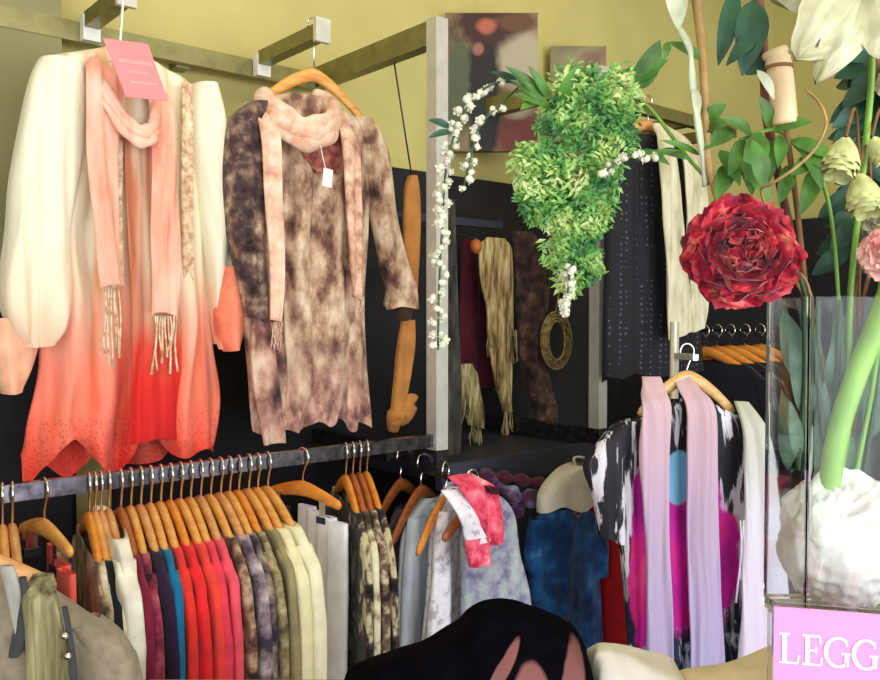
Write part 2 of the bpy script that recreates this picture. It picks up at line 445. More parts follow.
def srail(px, o=FO, z=ZL): # rail position under a pixel column
    fr = wallfr(o)
    return fr.hit(px, 480)[0]
ZHOOK = ZL - .0055
RAILG = [
 (-9, 'dark brown knit cardigan', 'cardigan', m_darkbrown, 1, dict(length=.7)),
 (2, 'taupe cloth jacket', 'jacket', m_taupe, 0, dict(length=.7)),
 (12, 'dark brown blouse', 'blouse', m_lace, 1, dict(length=.7)),
 (89, 'brown and beige mottled blouse', 'blouse', m_mottle, 3, dict(length=.65)),
 (95, 'black lace top', 'blouse', m_black, 0, dict(length=.7)),
 (101, 'cream mottled blouse', 'blouse', m_creamm, 1, dict(length=.62, th=.011)),
 (109, 'thick off-white cardigan', 'cardigan', m_offwhite, 1, dict(length=.52, th=.014, top=-.022)),
 (121, 'burgundy knit jumper', 'jumper', m_burg, 2, dict()),
 (131, 'wine red printed blouse', 'blouse', m_wine, 0, dict()),
 (141, 'dark plum blouse', 'blouse', m_plum, 1, dict()),
 (151, 'bright teal blue jumper', 'jumper', m_teal, 0, dict()),
 (161, 'poppy red jumper', 'jumper', m_red1, 0, dict(th=.0085)),
 (171, 'scarlet red jumper', 'jumper', m_red2, 3, dict(th=.0085)),
 (181, 'coral red jumper', 'jumper', m_coral1, 0, dict(th=.0085)),
 (191, 'rose red jumper', 'jumper', m_rose, 0, dict(th=.0085)),
 (201, 'pink coral jumper', 'jumper', m_coral2, 1, dict(th=.0085)),
 (211, 'brown floral blouse', 'blouse', m_flbrown, 0, dict()),
 (221, 'pale mauve mottled blouse', 'blouse', m_mauve, 1, dict(th=.011)),
 (230, 'dark grey floral blouse', 'blouse', m_greyfl, 0, dict()),
 (239, 'khaki fringed top', 'blouse', m_khaki, 3, dict()),
 (249, 'plain olive top', 'blouse', m_olive, 0, dict()),
 (258, 'cream knit cardigan', 'cardigan', m_cream, 0, dict(th=.013)),
 (268, 'ivory knit cardigan', 'cardigan', m_cream2, 0, dict(th=.013)),
 (346, 'dark brown floral blouse', 'blouse', m_dkfl, 3, dict()),
 (360, 'brown lace blouse', 'blouse', m_brfl, 2, dict()),
 (353, 'beige and black floral blouse', 'blouse', m_bgfl, 2, dict()),
 (367, 'dark blouse with pale lace flowers', 'blouse', m_dkfl, 3, dict()),
]
extra = {'dark brown knit cardigan': 'nearest the rail end at left', 'taupe cloth jacket': 'behind the khaki shirt', 'dark brown blouse': 'left of the coral trousers', 'ivory knit cardigan': 'hanging beside the white folded trousers'}
protos = {}
for i, (px, what, cat, mat, wd, kw) in enumerate(RAILG):
    s = srail(px); yaw = math.radians((-60 if px < 250 else -58 if px < 300 else -73) + random.uniform(-1.2, 1.2))
    loc = W(s, FO, ZHOOK)
    lab = 'wooden hanger carrying the ' + what + ' on the low rail'
    if wd not in protos:
        h = protos[wd] = hanger(lab, loc, yaw, WOODS[wd], group='wooden hangers on the low rail')
    else:
        h = copy_tree(protos[wd]); h['label'] = lab; h.location = loc; h.rotation_euler.z = yaw
    pos = extra.get(what, '')
    nb = RAILG[i + 1][1] if i + 1 < len(RAILG) else None
    l2 = what + ' ' + (pos if pos else ('hanging beside the ' + (nb or 'steel post'))) 
    side_garment(cat if cat != 'cardigan' else 'cardigan', l2 , cat, loc, yaw, mat, seed=i * 3.1, group='clothes hanging on the low rail', **kw)
# fringe ties of the khaki top
# ---- clipped trousers turned to the room
def trousers(px, o, rz, what, mat, layers, half, x0_, x1_, length, wd, tz):
    s = srail(px); loc = W(s, FO, ZHOOK)
    hanger('clip hanger gripping the ' + what, loc, rz, WOODS[wd], half=half, drop=.02, clip=True, group='clip hangers on the low rail')
    r = thing('trousers', what + ' clipped by the waist to a hanger on the low rail', 'trousers', loc, rz)
    wl = (x1_ - x0_) / layers
    for k in range(layers):
        b = B()
        x0 = x0_ + k * wl; x1 = x0 + wl * 1.2
        rows = [(tz - .003 * k, x0, x1), (tz - .1, x0 - .003, x1), (tz - .3, x0 - .004, x1 - .004), (tz - length, x0 + .004, x1 - .01)]
        body(b, LOCAL, rows, .006, k * 2.0 + px, n=32, M=24, amp=(.001, .003), freq=18, sheet=True, ex=.35, off=-.009 * k + .012, hem=.002)
        b.local('trouser_leg', mat, r)
    return r
trousers(303, FO, math.radians(-40), 'white folded cotton trousers', m_whitec, 4, .10, -.025, .125, .62, 3, -.088)
m_coraltr = fab('coral_twill', 'FA6456', .06)
trousers(44, FO, math.radians(-45), 'coral red folded trousers', m_coraltr, 4, .10, -.015, .135, .5, 0, -.082)

# ------------------------------------------------------------------ tunic 1: cream to coral
fr = wallfr(.27)
def ztop(fr, px, py): return fr.hit(px, py)[1]
m_ombre_z = (ztop(fr, 120, 470), ztop(fr, 120, 60))
hk = W(S1, .24, ZU + .035)
h1 = hanger('wooden hanger inside the cream and coral tunic', W(S1, .245, ZU + .036), RZD, WOODS[1], half=.15, drop=.05, hook_l=.115)
t1 = thing('tunic', 'cream silk tunic dip-dyed coral at the hem, hung high on the wall', 'tunic', fr.pt(*fr.hit(118, 60)))
zr = (m_ombre_z[0] - t1.location.z, 0.0)
m_omb = fab('cream_to_coral_silk', 'FFFFFF', zstops=[(.0, 'F04A3E'), (.10, 'F37460'), (.26, 'F58E74'), (.36, 'F4B49A'), (.46, 'F0DCC0'), (.6, 'EFEAD0'), (1, 'F2EDD4')], zr=zr, znoise=.06, rough=.6, bumps=.4, fold_shade='F6CDB4', lace=(zr[0] * .86, 'A82420'))
m_ombd = fab('deep_coral_silk', 'FFFFFF', zstops=[(.0, 'CE1A1E'), (.22, 'DE2A24'), (.30, 'E2543E'), (.37, 'D9A184'), (.5, 'DCC8A8'), (1, 'E6DCC0')], zr=zr, znoise=.04, rough=.6, fold_shade='E0907A')
b = B(); body(b, fr, rp(fr, [(52, 100, 132), (60, 78, 158), (72, 44, 190), (90, 38, 203), (150, 42, 205), (240, 46, 208), (330, 42, 212), (400, 32, 216), (455, 22, 217)]),
     .042, 1.0, n=180, M=80, amp=(.004, .05), freq=19, hem=.05)
b.build('torso', m_omb, t1)
m_slv = fab('cream_silk_sleeve', 'FFFFFF', zstops=[(.0, 'F4A98A'), (.28, 'F4C2A4'), (.40, 'F3E0C4'), (.55, 'F1ECD4'), (1, 'F2EDD4')], zr=zr, znoise=.05, rough=.6, bumps=.4)
b = B(); body(b, fr, rp(fr, [(130, 112, 156), (240, 114, 162), (300, 118, 166), (340, 118, 168), (400, 116, 172), (438, 112, 176)]), .006, 4.0, n=64, M=50, amp=(.006, .012), freq=40, sheet=True, off=.060)
b.build('front_gore', m_ombd, t1)
b = B(); body(b, fr, rp(fr, [(66, 34, 74), (90, 24, 78), (150, 10, 74), (220, 0, 66), (290, -4, 62), (325, 4, 56), (345, 18, 44)]), .04, 2.0, n=90, M=60, amp=(.006, .034), freq=24, off=.035)
b.build('sleeve', m_slv, t1)
b = B(); body(b, fr, rp(fr, [(318, -12, 36), (345, -14, 34), (372, -8, 26), (386, -2, 18)]), .03, 2.5, n=48, M=24, amp=(.004, .01), freq=40, off=.02)
m_peach = fab('peach_silk', 'F6B494', .1, rough=.6)
m_coralcuff = fab('coral_silk', 'F58A6C', .12, rough=.6)
b.build('cuff', m_peach, t1)
b = B(); body(b, fr, rp(fr, [(88, 188, 208), (110, 182, 214), (170, 186, 224), (230, 196, 232), (290, 206, 236), (325, 210, 234), (348, 214, 228)]), .04, 3.0, n=64, M=44, amp=(.005, .024), freq=26, off=.02)
b.build('sleeve', m_slv, t1)
b = B(); body(b, fr, rp(fr, [(268, 212, 230), (300, 208, 237), (330, 210, 234), (352, 216, 226)]), .035, 3.6, n=40, M=20, amp=(.003, .008), freq=40, off=.03)
b.build('cuff', m_coralcuff, t1)
# crochet trim down the front
m_croch = fab('crochet_cream', 'D8B892', stops=[(.35, 'C29272'), (.5, 'E3C6A2'), (.7, 'F4E6CC')], pscale=70)
for x0, x1, y0, y1 in ((96, 110, 70, 280), (168, 180, 90, 300), (135, 150, 118, 200)):
    b = B(); body(b, fr, rp(fr, [(y0, x0, x1), ((y0 + y1) / 2, x0, x1), (y1, x0 + 2, x1 + 1)]), .004, x0, n=24, M=40, amp=(.003, .006), freq=90, sheet=True, off=.062)
    b.build('crochet_trim', m_croch, t1)
# pink scarf on it
fs = wallfr(.36)
m_scarf1 = fab('peach_pink_scarf', 'F2B49C', stops=[(.3, 'E88E78'), (.5, 'F3B8A0'), (.7, 'F8D8C4')], pscale=20, stretch=(1, 1, .25))
sc = thing('scarf', 'long peach pink scarf draped over the cream tunic', 'scarf', fs.pt(*fs.hit(110, 80)))
b = B(); body(b, fs, rp(fs, [(56, 98, 122), (70, 88, 124), (110, 86, 122), (170, 88, 118), (240, 94, 120), (288, 100, 122)]), .006, 6, n=64, M=50, amp=(.006, .010), freq=50, sheet=True, offs=[-.05, -.012, 0, 0, 0, 0]); b.build('scarf_end', m_scarf1, sc)
b = B(); body(b, fs, rp(fs, [(84, 148, 172), (104, 150, 176), (150, 150, 176), (210, 152, 178), (270, 152, 182), (318, 151, 178)]), .006, 7, n=64, M=50, amp=(.006, .010), freq=50, sheet=True, offs=[-.04, -.01, 0, 0, 0, 0]); b.build('scarf_end', m_scarf1, sc)
b = B()
lp = [fs.pt(*fs.hit(x, y), o) for x, y, o in ((100, 62, -.03), (108, 100, .005), (128, 132, .018), (146, 136, .018), (154, 118, .01), (163, 92, -.03))]
for k in range(4):
    l2 = [q + V((0, -.004 * (k % 2), -.009 * k + .012)) for q in lp]
    b.tube(curve(l2, 40), [.0085 + .002 * math.sin(i * .9 + k) for i in range(41)], 12, flat=.7)
b.build('neck_loop', m_scarf1, sc)
b = B(); fringe(b, fs, fs.hit(153, 318)[0], fs.hit(178, 318)[0], fs.hit(165, 316)[1], .09, 9, 0.0, 2, .0018); fringe(b, fs, fs.hit(104, 288)[0], fs.hit(120, 288)[0], fs.hit(112, 286)[1], .12, 7, 0.0, 3, .0018); b.build('fringe', m_croch, sc)
# pink paper tag card
ft = wallfr(.40)
m_tag = plain('pink_card', 'EC8C90', .7, var=.03)
m_tagt = plain('pale_print', 'FBD3CC', .7, var=.02)
crn = [ft.pt(*ft.hit(x, y), o) for x, y, o in ((103, 38, 0), (148, 44, 0), (166, 102, .01), (124, 98, .01))]
tg = thing('price_card', 'pink card tag hung over the neck of the cream tunic', 'tag', crn[0])
def quadpt(u, v): return crn[0].lerp(crn[1], u).lerp(crn[3].lerp(crn[2], u), v)
nrm = (crn[1] - crn[0]).cross(crn[3] - crn[0]).normalized()
if nrm.y > 0: nrm = -nrm
b = B(); vs = [c + nrm * k for k in (0, -.0015) for c in crn]; b.add(vs, [(0, 1, 2, 3), (7, 6, 5, 4), (0, 4, 5, 1), (1, 5, 6, 2), (2, 6, 7, 3), (3, 7, 4, 0)]); b.build('card', m_tag, tg, smooth=False)
b = B()
rnd = random.Random(3)
for v, h, u0, u1, st in ((.36, .07, .16, .9, .055), (.54, .04, .3, .75, .05), (.72, .03, .25, .85, .04)):
    u = u0
    while u < u1:
        p = quadpt(u, v - h / 2) + nrm * .0006; q = quadpt(u + .01, v + h / 2) + nrm * .0006
        e = (crn[1] - crn[0]) * .010
        b.add([p, p + e, q + e, q], [(0, 1, 2, 3)])
        if rnd.random() < .6:
            p2 = quadpt(u, v) + nrm * .0006; e2 = (crn[1] - crn[0]) * st * .8; hh = (crn[3] - crn[0]) * .012
            b.add([p2, p2 + e2, p2 + e2 + hh, p2 + hh], [(0, 1, 2, 3)])
        u += st
b.build('printed_lines', m_tagt, tg, smooth=False)
b = B(); b.tube(curve([W(S1 - .012, .245, ZU + .052), W(S1 - .016, .30, ZU + .02), crn[0].lerp(crn[1], .38)], 12), .0022, 6); b.build('string', M_white, tg)

# ------------------------------------------------------------------ tunic 2: brown mottled
fr = wallfr(.33)
h2 = hanger('wooden hanger inside the brown mottled tunic', W(S2, .30, ZU + .036), RZD, WOODS[0], half=.135, drop=.085, hook_l=.088)
t2 = thing('tunic', 'brown and purple mottled tunic with uneven hem, hung high on the wall', 'tunic', fr.pt(*fr.hit(302, 90)))
m_brown = fab('brown_mottled_print', '8A6A55', stops=[(.30, '3A2628'), (.41, '7E5A4C'), (.51, 'BC9A7E'), (.64, 'E6D0B6')], pscale=22, detail=5, stretch=(1, 1, .6), bumps=.5, zmix=(-.66, -.50, [(.32, '43303A'), (.44, '94685F'), (.55, 'C79F8C'), (.7, 'E6CCB8')]))
m_brown2 = fab('brown_pink_print', '8A6A55', stops=[(.30, '3A2630'), (.43, '8C6058'), (.56, 'C69C88'), (.7, 'E2C6B2')], pscale=20, detail=5, stretch=(1, 1, .6), bumps=.5)
m_dkpurp = fab('dark_purple_mottle', '42303C', stops=[(.34, '241A20'), (.48, '54403E'), (.58, '8C7262'), (.7, 'CDB49C')], pscale=24, detail=5)
b = B(); body(b, fr, rp(fr, [(98, 282, 320), (106, 256, 344), (118, 240, 362), (140, 236, 372), (200, 242, 368), (290, 246, 364), (360, 248, 366), (400, 250, 368), (426, 252, 368)]), .038, 11, n=160, M=80, amp=(.004, .036), freq=24, hem=.03, hemf=22)
b.build('torso', m_brown, t2)
b = B(); body(b, fr, rp(fr, [(300, 244, 262), (340, 240, 264), (380, 244, 268), (442, 252, 274)]), .01, 13, n=40, M=30, amp=(.004, .01), freq=40, sheet=True, off=.04, hem=.006); b.build('hem_point', m_brown2, t2)
b = B(); body(b, fr, rp(fr, [(106, 244, 264), (116, 232, 264), (132, 224, 264), (180, 220, 258), (230, 224, 256), (270, 232, 258), (300, 238, 260), (318, 242, 258)]), .035, 14, n=56, M=50, amp=(.002, .012), freq=36, off=.02); b.build('sleeve', m_dkpurp, t2)
b = B(); body(b, fr, rp(fr, [(120, 346, 366), (134, 350, 376), (160, 358, 384), (220, 370, 392), (262, 378, 402), (288, 386, 410), (308, 384, 412)]), .03, 15, n=48, M=44, amp=(.002, .009), freq=40, off=.01); b.build('sleeve', m_brown, t2)
b = B(); body(b, fr, rp(fr, [(124, 282, 340), (142, 284, 344), (162, 292, 338), (176, 306, 326)]), .004, 16, n=40, M=20, amp=(.001, .003), freq=40, sheet=True, off=.044, hem=.002)
m_inset = fab('coral_brown_inset', 'A85A48', stops=[(.35, '7A3832'), (.6, 'C07A66')], pscale=40)
b.build('neck_inset', m_inset, t2)
fs = wallfr(.40)
m_scarf2 = fab('pale_peach_scarf', 'EDC6AC', stops=[(.3, 'C98E76'), (.5, 'EBC2A8'), (.7, 'F8E2CE')], pscale=24)
m_scarf2b = fab('beige_pink_scarf', 'D9AE96', stops=[(.3, '9C6858'), (.5, 'D6A88E'), (.7, 'F0D2BC')], pscale=36)
sc = thing('scarf', 'pale peach scarf looped like a cowl around the brown tunic', 'scarf', fs.pt(*fs.hit(300, 120)))
b = B()
for k, (dy, ro) in enumerate(((0, .017), (9, .019), (19, .015))):
    lp = [fs.pt(*fs.hit(x, y + dy), o) for x, y, o in ((276, 88, -.06), (276, 100, -.02), (292, 122, .01), (310, 126, .016), (330, 116, .005), (341, 100, -.03), (334, 90, -.07))]
    b.tube(curve(lp, 40), [ro + .003 * math.sin(i * .7 + k) for i in range(41)], 14, flat=.7)
b.build('cowl', m_scarf2, sc)
b = B(); body(b, fs, rp(fs, [(100, 262, 282), (140, 262, 280), (200, 266, 282), (280, 270, 284), (322, 270, 282)]), .006, 21, n=48, M=50, amp=(.004, .007), freq=60, sheet=True, offs=[-.03, 0, 0, 0, 0]); b.build('scarf_end', m_scarf2, sc)
b = B(); body(b, fs, rp(fs, [(108, 338, 350), (140, 341, 358), (200, 345, 362), (250, 348, 363), (296, 352, 363)]), .006, 22, n=48, M=50, amp=(.004, .007), freq=60, sheet=True, offs=[-.03, 0, 0, 0, 0]); b.build('scarf_end', m_scarf2b, sc)
b = B(); fringe(b, fs, fs.hit(352, 296)[0], fs.hit(363, 296)[0], fs.hit(358, 296)[1], .05, 8, 0.0, 4); fringe(b, fs, fs.hit(270, 322)[0], fs.hit(282, 322)[0], fs.hit(276, 322)[1], .05, 8, 0.0, 5)
b.build('fringe', m_scarf2b, sc)
tg = thing('price_tag', 'small white price tag hanging at the neck of the brown tunic', 'tag', fs.pt(*fs.hit(321, 168), .02))
c = fs.pt(*fs.hit(322, 179), .02); b = B(); b.box(c, (.022, .0012, .036), Rw @ Matrix.Rotation(.12, 3, 'Y')); b.build('paper_tag', M_white, tg, smooth=False)
b = B(); b.tube(curve([fs.pt(*fs.hit(314, 140), .02), fs.pt(*fs.hit(316, 155), .022), fs.pt(*fs.hit(320, 170), .0205)], 8), .001, 5); b.build('string', M_white, tg)

# orange scarf knotted beside the first post
fs = wallfr(.34)
m_orange = fab('tan_orange_scarf', 'B87C3E', .15, scale=18)
sc = thing('scarf', 'tan orange knotted scarf hanging beside the steel post', 'scarf', fs.pt(*fs.hit(405, 200)))
pts = [(176, 409, 415), (190, 405, 418), (220, 404, 419), (270, 403, 418), (304, 402, 415)]
b = B(); body(b, fs, rp(fs, pts), .012, 31, n=40, M=40, amp=(.003, .006), freq=40); b.build('upper_length', m_orange, sc)
b = B(); q = fs.pt(*fs.hit(404, 311)); b.lathe([(.001, .026), (.016, .018), (.022, 0), (.015, -.02), (.001, -.026)], Matrix.Translation(q) , 16); b.build('knot', fab('dark_knot', '4A3428'), sc)
b = B(); body(b, fs, rp(fs, [(320, 402, 414), (350, 397, 414), (390, 393, 408), (424, 390, 402)]), .012, 32, n=40, M=30, amp=(.003, .006), freq=40); b.build('lower_length', m_orange, sc)
b = B(); q = fs.pt(*fs.hit(402, 415)); b.tube(curve([q + V((-.02, 0, -.035)), q + V((-.015, -.01, 0)), q, q + V((.02, 0, .03)), q + V((.03, 0, .028))], 20), [.012 + .012 * math.sin(i / 20 * PI) for i in range(21)], 12); b.build('tail', m_orange, sc)
b = B(); b.tube([W(0, .34, ZT - .003 + .002), fs.pt(*fs.hit(412, 178))], .002, 6); b.build('loop', M_board, sc)

# ------------------------------------------------------------------ canvases on the wall
def canvas(label, x0, x1, y0, y1, Y, stops, pscale, seed, face=False):
    p0, p1 = P(x0, y0, Y), P(x1, y1, Y)
    r = thing('canvas_print', label, 'picture', ((p0.x + p1.x) / 2, Y, p1.z))
    w, h = p1.x - p0.x, p0.z - p1.z
    m, nt, bs = newmat('print_' + str(seed))
    vec = coords(nt, (1, 1, 1))
    mp = nt.nodes.new('ShaderNodeMapping'); mp.inputs['Location'].default_value = (seed, 0, seed); nt.links.new(vec, mp.inputs[0])
    col = ramp(nt, stops, noi(nt, mp.outputs[0], pscale, 3, .5, .8))
    def blob(cx, cz, rx, rz, c, col, soft=.25):
        m1 = nt.nodes.new('ShaderNodeMapping'); m1.inputs['Location'].default_value = (-cx / rx, 0, -cz / rz); m1.inputs['Scale'].default_value = (1 / rx, .01, 1 / rz)
        nt.links.new(vec, m1.inputs[0])
        l = nt.nodes.new('ShaderNodeVectorMath'); l.operation = 'LENGTH'; nt.links.new(m1.outputs[0], l.inputs[0])
        k = mathn(nt, 'ADD', l.outputs['Value'], mathn(nt, 'MULTIPLY', mathn(nt, 'SUBTRACT', noi(nt, vec, 18, 3), .5), 1.0))
        mr = nt.nodes.new('ShaderNodeMapRange'); mr.inputs[1].default_value = 1 + soft; mr.inputs[2].default_value = 1 - soft
        nt.links.new(k, mr.inputs[0])
        return mix(nt, mr.outputs[0], col, c)
    if face:
        col = blob(w * .34, h * .66, w * .26, h * .24, 'A89C86', col)
        col = blob(w * .32, h * .10, w * .26, h * .14, '6E2E22', col)
        col = blob(w * .26, h * .33, w * .22, h * .08, 'B0A48E', col)
        col = blob(-w * .36, h * .46, w * .20, h * .36, '50563E', col, .15)
        col = blob(-w * .08, h * .40, w * .17, h * .60, '0D0908', col, .15)
        col = blob(-w * .04, h * .92, w * .40, h * .15, '3A130E', col)
        col = blob(w * .30, h * .93, w * .22, h * .07, '5E3A26', col)
        col = blob(-w * .06, h * .90, w * .10, h * .055, 'A85C46', col, .3)
        col = blob(-w * .14, h * .74, w * .06, h * .045, '946058', col, .3)
    nt.links.new(col, bs.inputs['Base Color']); bs.inputs['Roughness'].default_value = .6
    b = B(); b.box(((p0.x + p1.x) / 2, Y, (p0.z + p1.z) / 2), (w, .018, h)); b.build('printed_canvas', m, r, smooth=False)
    b = B()
    for x in (p0.x + .02, p1.x - .02): b.box((x, Y + .015, (p0.z + p1.z) / 2), (.02, .012, h * .96))
    b.build('stretcher_bar', M_board, r, smooth=False)
    # bracket to the wall
    c = V(((p0.x + p1.x) / 2 + w * .2, Y + .021, p0.z - h * .3)); b = B(); s = (c - O0).dot(D); o = (c - O0).dot(N)
    b.tube([c, W(s, 0.0, c.z)], .006, 8); b.build('wall_stay', M_board, r)
canvas('large dark floral portrait canvas beside the first steel post', 445, 537, 14, 152, 2.42, [(.35, '3A1E16'), (.5, '6A4A34'), (.65, '8C7A58')], 7, 3, True)
canvas('smaller grey canvas behind the green hanging foliage', 550, 605, 47, 175, 2.70, [(.35, '6E6848'), (.5, '8E8560'), (.65, '7A5F4C')], 6, 5)

# ------------------------------------------------------------------ scarves in the middle bay
def scarf(label, fr, rows, mat, seed, fr_n=0, fr_len=.08, depth=.01, amp=(.004, .012), freq=50, name='scarf', cat='scarf', peg=True, fmat=None, fr2=None):
    q = fr.pt(*fr.hit((rows[0][1] + rows[0][2]) / 2, rows[0][0]))
    r = thing(name, label, cat, q)
    b = B(); body(b, fr, rp(fr, rows), depth, seed, n=48, M=44, amp=amp, freq=freq, sheet=True, hem=.02); b.build('cloth', mat, r)
    if fr_n:
        y, x0, x1 = rows[-1]
        b = B(); fringe(b, fr, fr.hit(x0, y)[0], fr.hit(x1, y)[0], fr.hit((x0 + x1) / 2, y - 4)[1], fr_len, fr_n, 0.0, int(seed), .0016)
        if fr2:
            for (fx, fy, L) in fr2:
                a, z = fr.hit(fx, fy); fringe(b, fr, a - .008, a + .008, z, L, 4, .012, int(seed + fx), .0016)
        b.build('fringe', fmat or mat, r)
    return r
fb = wallfr(.215)
m_crs = fab('cream_crepe', 'CDB98A', stops=[(.36, '5A4624'), (.5, 'A08858'), (.64, 'D0BE90')], pscale=60, stretch=(1, 1, .15))
m_crs2 = fab('olive_cream_crepe', 'A09468', stops=[(.36, '4A4224'), (.5, '8A7F54'), (.64, 'BAB084')], pscale=60, stretch=(1, 1, .15))
m_brs = fab('brown_paisley', '3A2820', stops=[(.36, '1E1514'), (.55, '47332A'), (.7, '6E5444')], pscale=26)
m_gry = fab('charcoal_weave', '3A3634', stops=[(.36, '232022'), (.55, '403B38'), (.7, '5E5648')], pscale=40, stretch=(1, 1, .3))
m_mar = fab('maroon_weave', '4A1420', .2)
scarf('cream crinkled scarf with long tassels in the dark bay', fb, [(238, 486, 504), (252, 480, 512), (300, 484, 514), (345, 490, 513), (385, 497, 512), (410, 503, 512)], m_crs, 41, 10, .10, fr2=[(486, 330, .06), (496, 350, .09), (512, 330, .08), (508, 320, .10)])
scarf('olive cream tasselled scarf low beside the first post', wallfr(.30), [(364, 458, 472), (380, 460, 478), (405, 463, 481), (425, 470, 481)], m_crs2, 42, 12, .07, fr2=[(463, 395, .06)])
scarf('dark brown patterned scarf beside the cream tasselled scarf', fb, [(232, 514, 530), (260, 516, 548), (320, 518, 546), (375, 522, 548), (410, 532, 554), (432, 530, 552)], m_brs, 43, depth=.02)
scarf('long charcoal woven scarf against the first post', wallfr(.36), [(200, 440, 454), (260, 440, 456), (340, 440, 458), (420, 441, 462), (455, 441, 460)], m_gry, 44, depth=.012)
scarf('maroon scarf folded behind the cream scarf', wallfr(.14), [(240, 462, 482), (300, 462, 490), (360, 460, 496), (386, 464, 494)], m_mar, 45, depth=.012)
m_rope = fab('tan_cord', '9C8450', stops=[(.35, '5E4A2A'), (.6, 'A8905A')], pscale=60)
rr = thing('cord_necklace', 'coiled tan cord necklace hung in the dark bay', 'necklace', fb.pt(*fb.hit(545, 250), .05))
b = B()
for k in range(4):
    pts = []
    for i in range(41):
        g = 2 * PI * i / 40
        a, z = fb.hit(543 - k * 2 + (15 - k * 2.2) * math.sin(g), 340 + (28 - k * 3) * math.cos(g))
        pts.append(fb.pt(a, z, .05 + .008 * k))
    b.tube(pts, .0035, 7, cap=False)
b.build('cord_loop', m_rope, rr)
b = B(); b.tube(curve([fb.pt(*fb.hit(538, 236), -.02), fb.pt(*fb.hit(546, 262), .05), fb.pt(*fb.hit(543, 312), .05)], 12), .0025, 6); b.build('hanging_cord', m_rope, rr)
m_orn = plain('orange_bead', 'A85A22', .5)
rr = thing('ornament', 'small orange bead ornament above the maroon scarf', 'ornament', fb.pt(*fb.hit(468, 247), .03))
b = B(); q = fb.pt(*fb.hit(468, 247), .03); b.lathe([(.001, .02), (.012, .014), (.017, 0), (.012, -.014), (.001, -.02)], Matrix.Translation(q)); b.build('bead', m_orn, rr)
b = B(); b.tube([q + V((0, 0, .019)), W(.12, .181, EYE + .25)], .0012, 5); b.build('thread', M_board, rr)
# ------------------------------------------------------------------ waterfall of shirts under the first post
M_shblue = fab('pale_blue_cotton', 'DDE9FA', .05)
M_shwhite = fab('white_lace', 'E9E6EE', stops=[(.34, 'B9AEBB'), (.46, 'E6E2EC'), (.7, 'F6F4F8')], pscale=60)
M_lav = fab('lavender_floral', '9A98AE', stops=[(.34, '6E6A86'), (.5, '9FA0B4'), (.62, 'A9B9B4'), (.72, 'C9B7C6')], pscale=30)
M_mauvek = fab('mauve_grey_knit', '6E6076', .2, knit=True)
M_pinkfl = fab('pink_rose_print', 'E8506E', stops=[(.34, 'C22A4C'), (.5, 'EE5A74'), (.64, 'F28A98'), (.72, 'F6D6DA')], pscale=34)
wr = thing('waterfall_arm', 'steel waterfall arm below the post holding four pale tops', 'rail arm', W(-.02, .5, ZL - .07))
b = B(); b.bar(W(-.02, .36, ZL - .055), W(-.02, .70, ZL - .075), .012, .012); b.build('arm_tube', M_rail, wr, smooth=False)
b = B(); b.bar(W(-.02, .36, ZL - .06), W(-.02, .36, ZL - .041), .03, .02); b.build('mount', M_rail, wr, smooth=False)
def front_top(name, label, cat, fr, rows, mat, seed, sleeves=(), depth=.022, collar=None, amp=(.002, .014), off=0.0, group=None, n=100, freq=30):
    q = fr.pt(*fr.hit((rows[0][1] + rows[0][2]) / 2, rows[0][0]))
    r = thing(name, label, cat, q, 0, group)
    b = B(); body(b, fr, rp(fr, rows), depth, seed, n=n, M=56, amp=amp, freq=freq, off=off); b.build('torso', mat, r)
    for k, (srows, so) in enumerate(sleeves):
        b = B(); body(b, fr, rp(fr, srows), depth * .9, seed + 1 + k, n=40, M=36, amp=(.002, .008), freq=40, off=so); b.build('sleeve', mat, r)
    if collar:
        b = B(); pts = [fr.pt(*fr.hit(x, y), o) for x, y, o in collar]; b.tube(curve(pts, 24), [.011] * 25, 10, flat=.5); b.build('collar', mat, r)
    return r
def wfr(o): g = math.radians(65); return Fr(W(-.02, o, 0), (math.cos(g), math.sin(g), 0), (math.sin(g), -math.cos(g), 0))
def wf_hanger(label, o, wd, half=.13, drop=.08, rz=math.radians(65)):
    z = ZL - .055 - .02 * (o - .36) / .34 + .0072
    return hanger(label, W(-.02, o, z), rz, WOODS[wd], half=half, drop=drop, group='hangers on the waterfall arm', hook_l=.045)
G = 'tops on the waterfall arm'
wf_hanger('wooden hanger carrying the mauve grey knit top', .40, 2)
wf_hanger('dark wooden hanger carrying the pale blue shirt', .47, 2)
wf_hanger('wooden hanger carrying the white lace blouse', .55, 3)
wf_hanger('wooden hanger carrying the lavender floral top', .63, 2, .075, .05, RZD)
fr = wfr(.40); front_top('knit_top', 'mauve grey knit top rearmost on the waterfall arm', 'top', fr, [(506, 398, 412), (514, 392, 424), (528, 388, 434), (600, 384, 438), (760, 380, 438)], M_mauvek, 61, depth=.016, group=G)
fr = wfr(.47); front_top('shirt', 'plain pale blue cotton shirt on the waterfall arm', 'shirt', fr, [(496, 424, 434), (504, 416, 444), (522, 404, 456), (570, 400, 460), (650, 394, 462), (780, 386, 462)], M_shblue, 62,
    [([(516, 405, 416), (535, 402, 420), (580, 399, 418), (650, 394, 414), (720, 388, 410)], .014)], depth=.018, collar=[(422, 503, -.004), (428, 506, .02), (434, 522, .03), (438, 540, .03)], group=G)
fr = wfr(.55); front_top('blouse', 'sheer white blouse with lace front on the waterfall arm', 'blouse', fr, [(484, 448, 460), (494, 442, 472), (514, 434, 484), (570, 428, 488), (640, 422, 490), (780, 412, 492)], M_shwhite, 63,
    [([(508, 436, 448), (530, 431, 450), (580, 426, 447), (650, 420, 442), (720, 414, 438)], .014)], depth=.018, collar=[(446, 490, -.004), (452, 494, .02), (460, 514, .032), (468, 538, .034)], group=G)
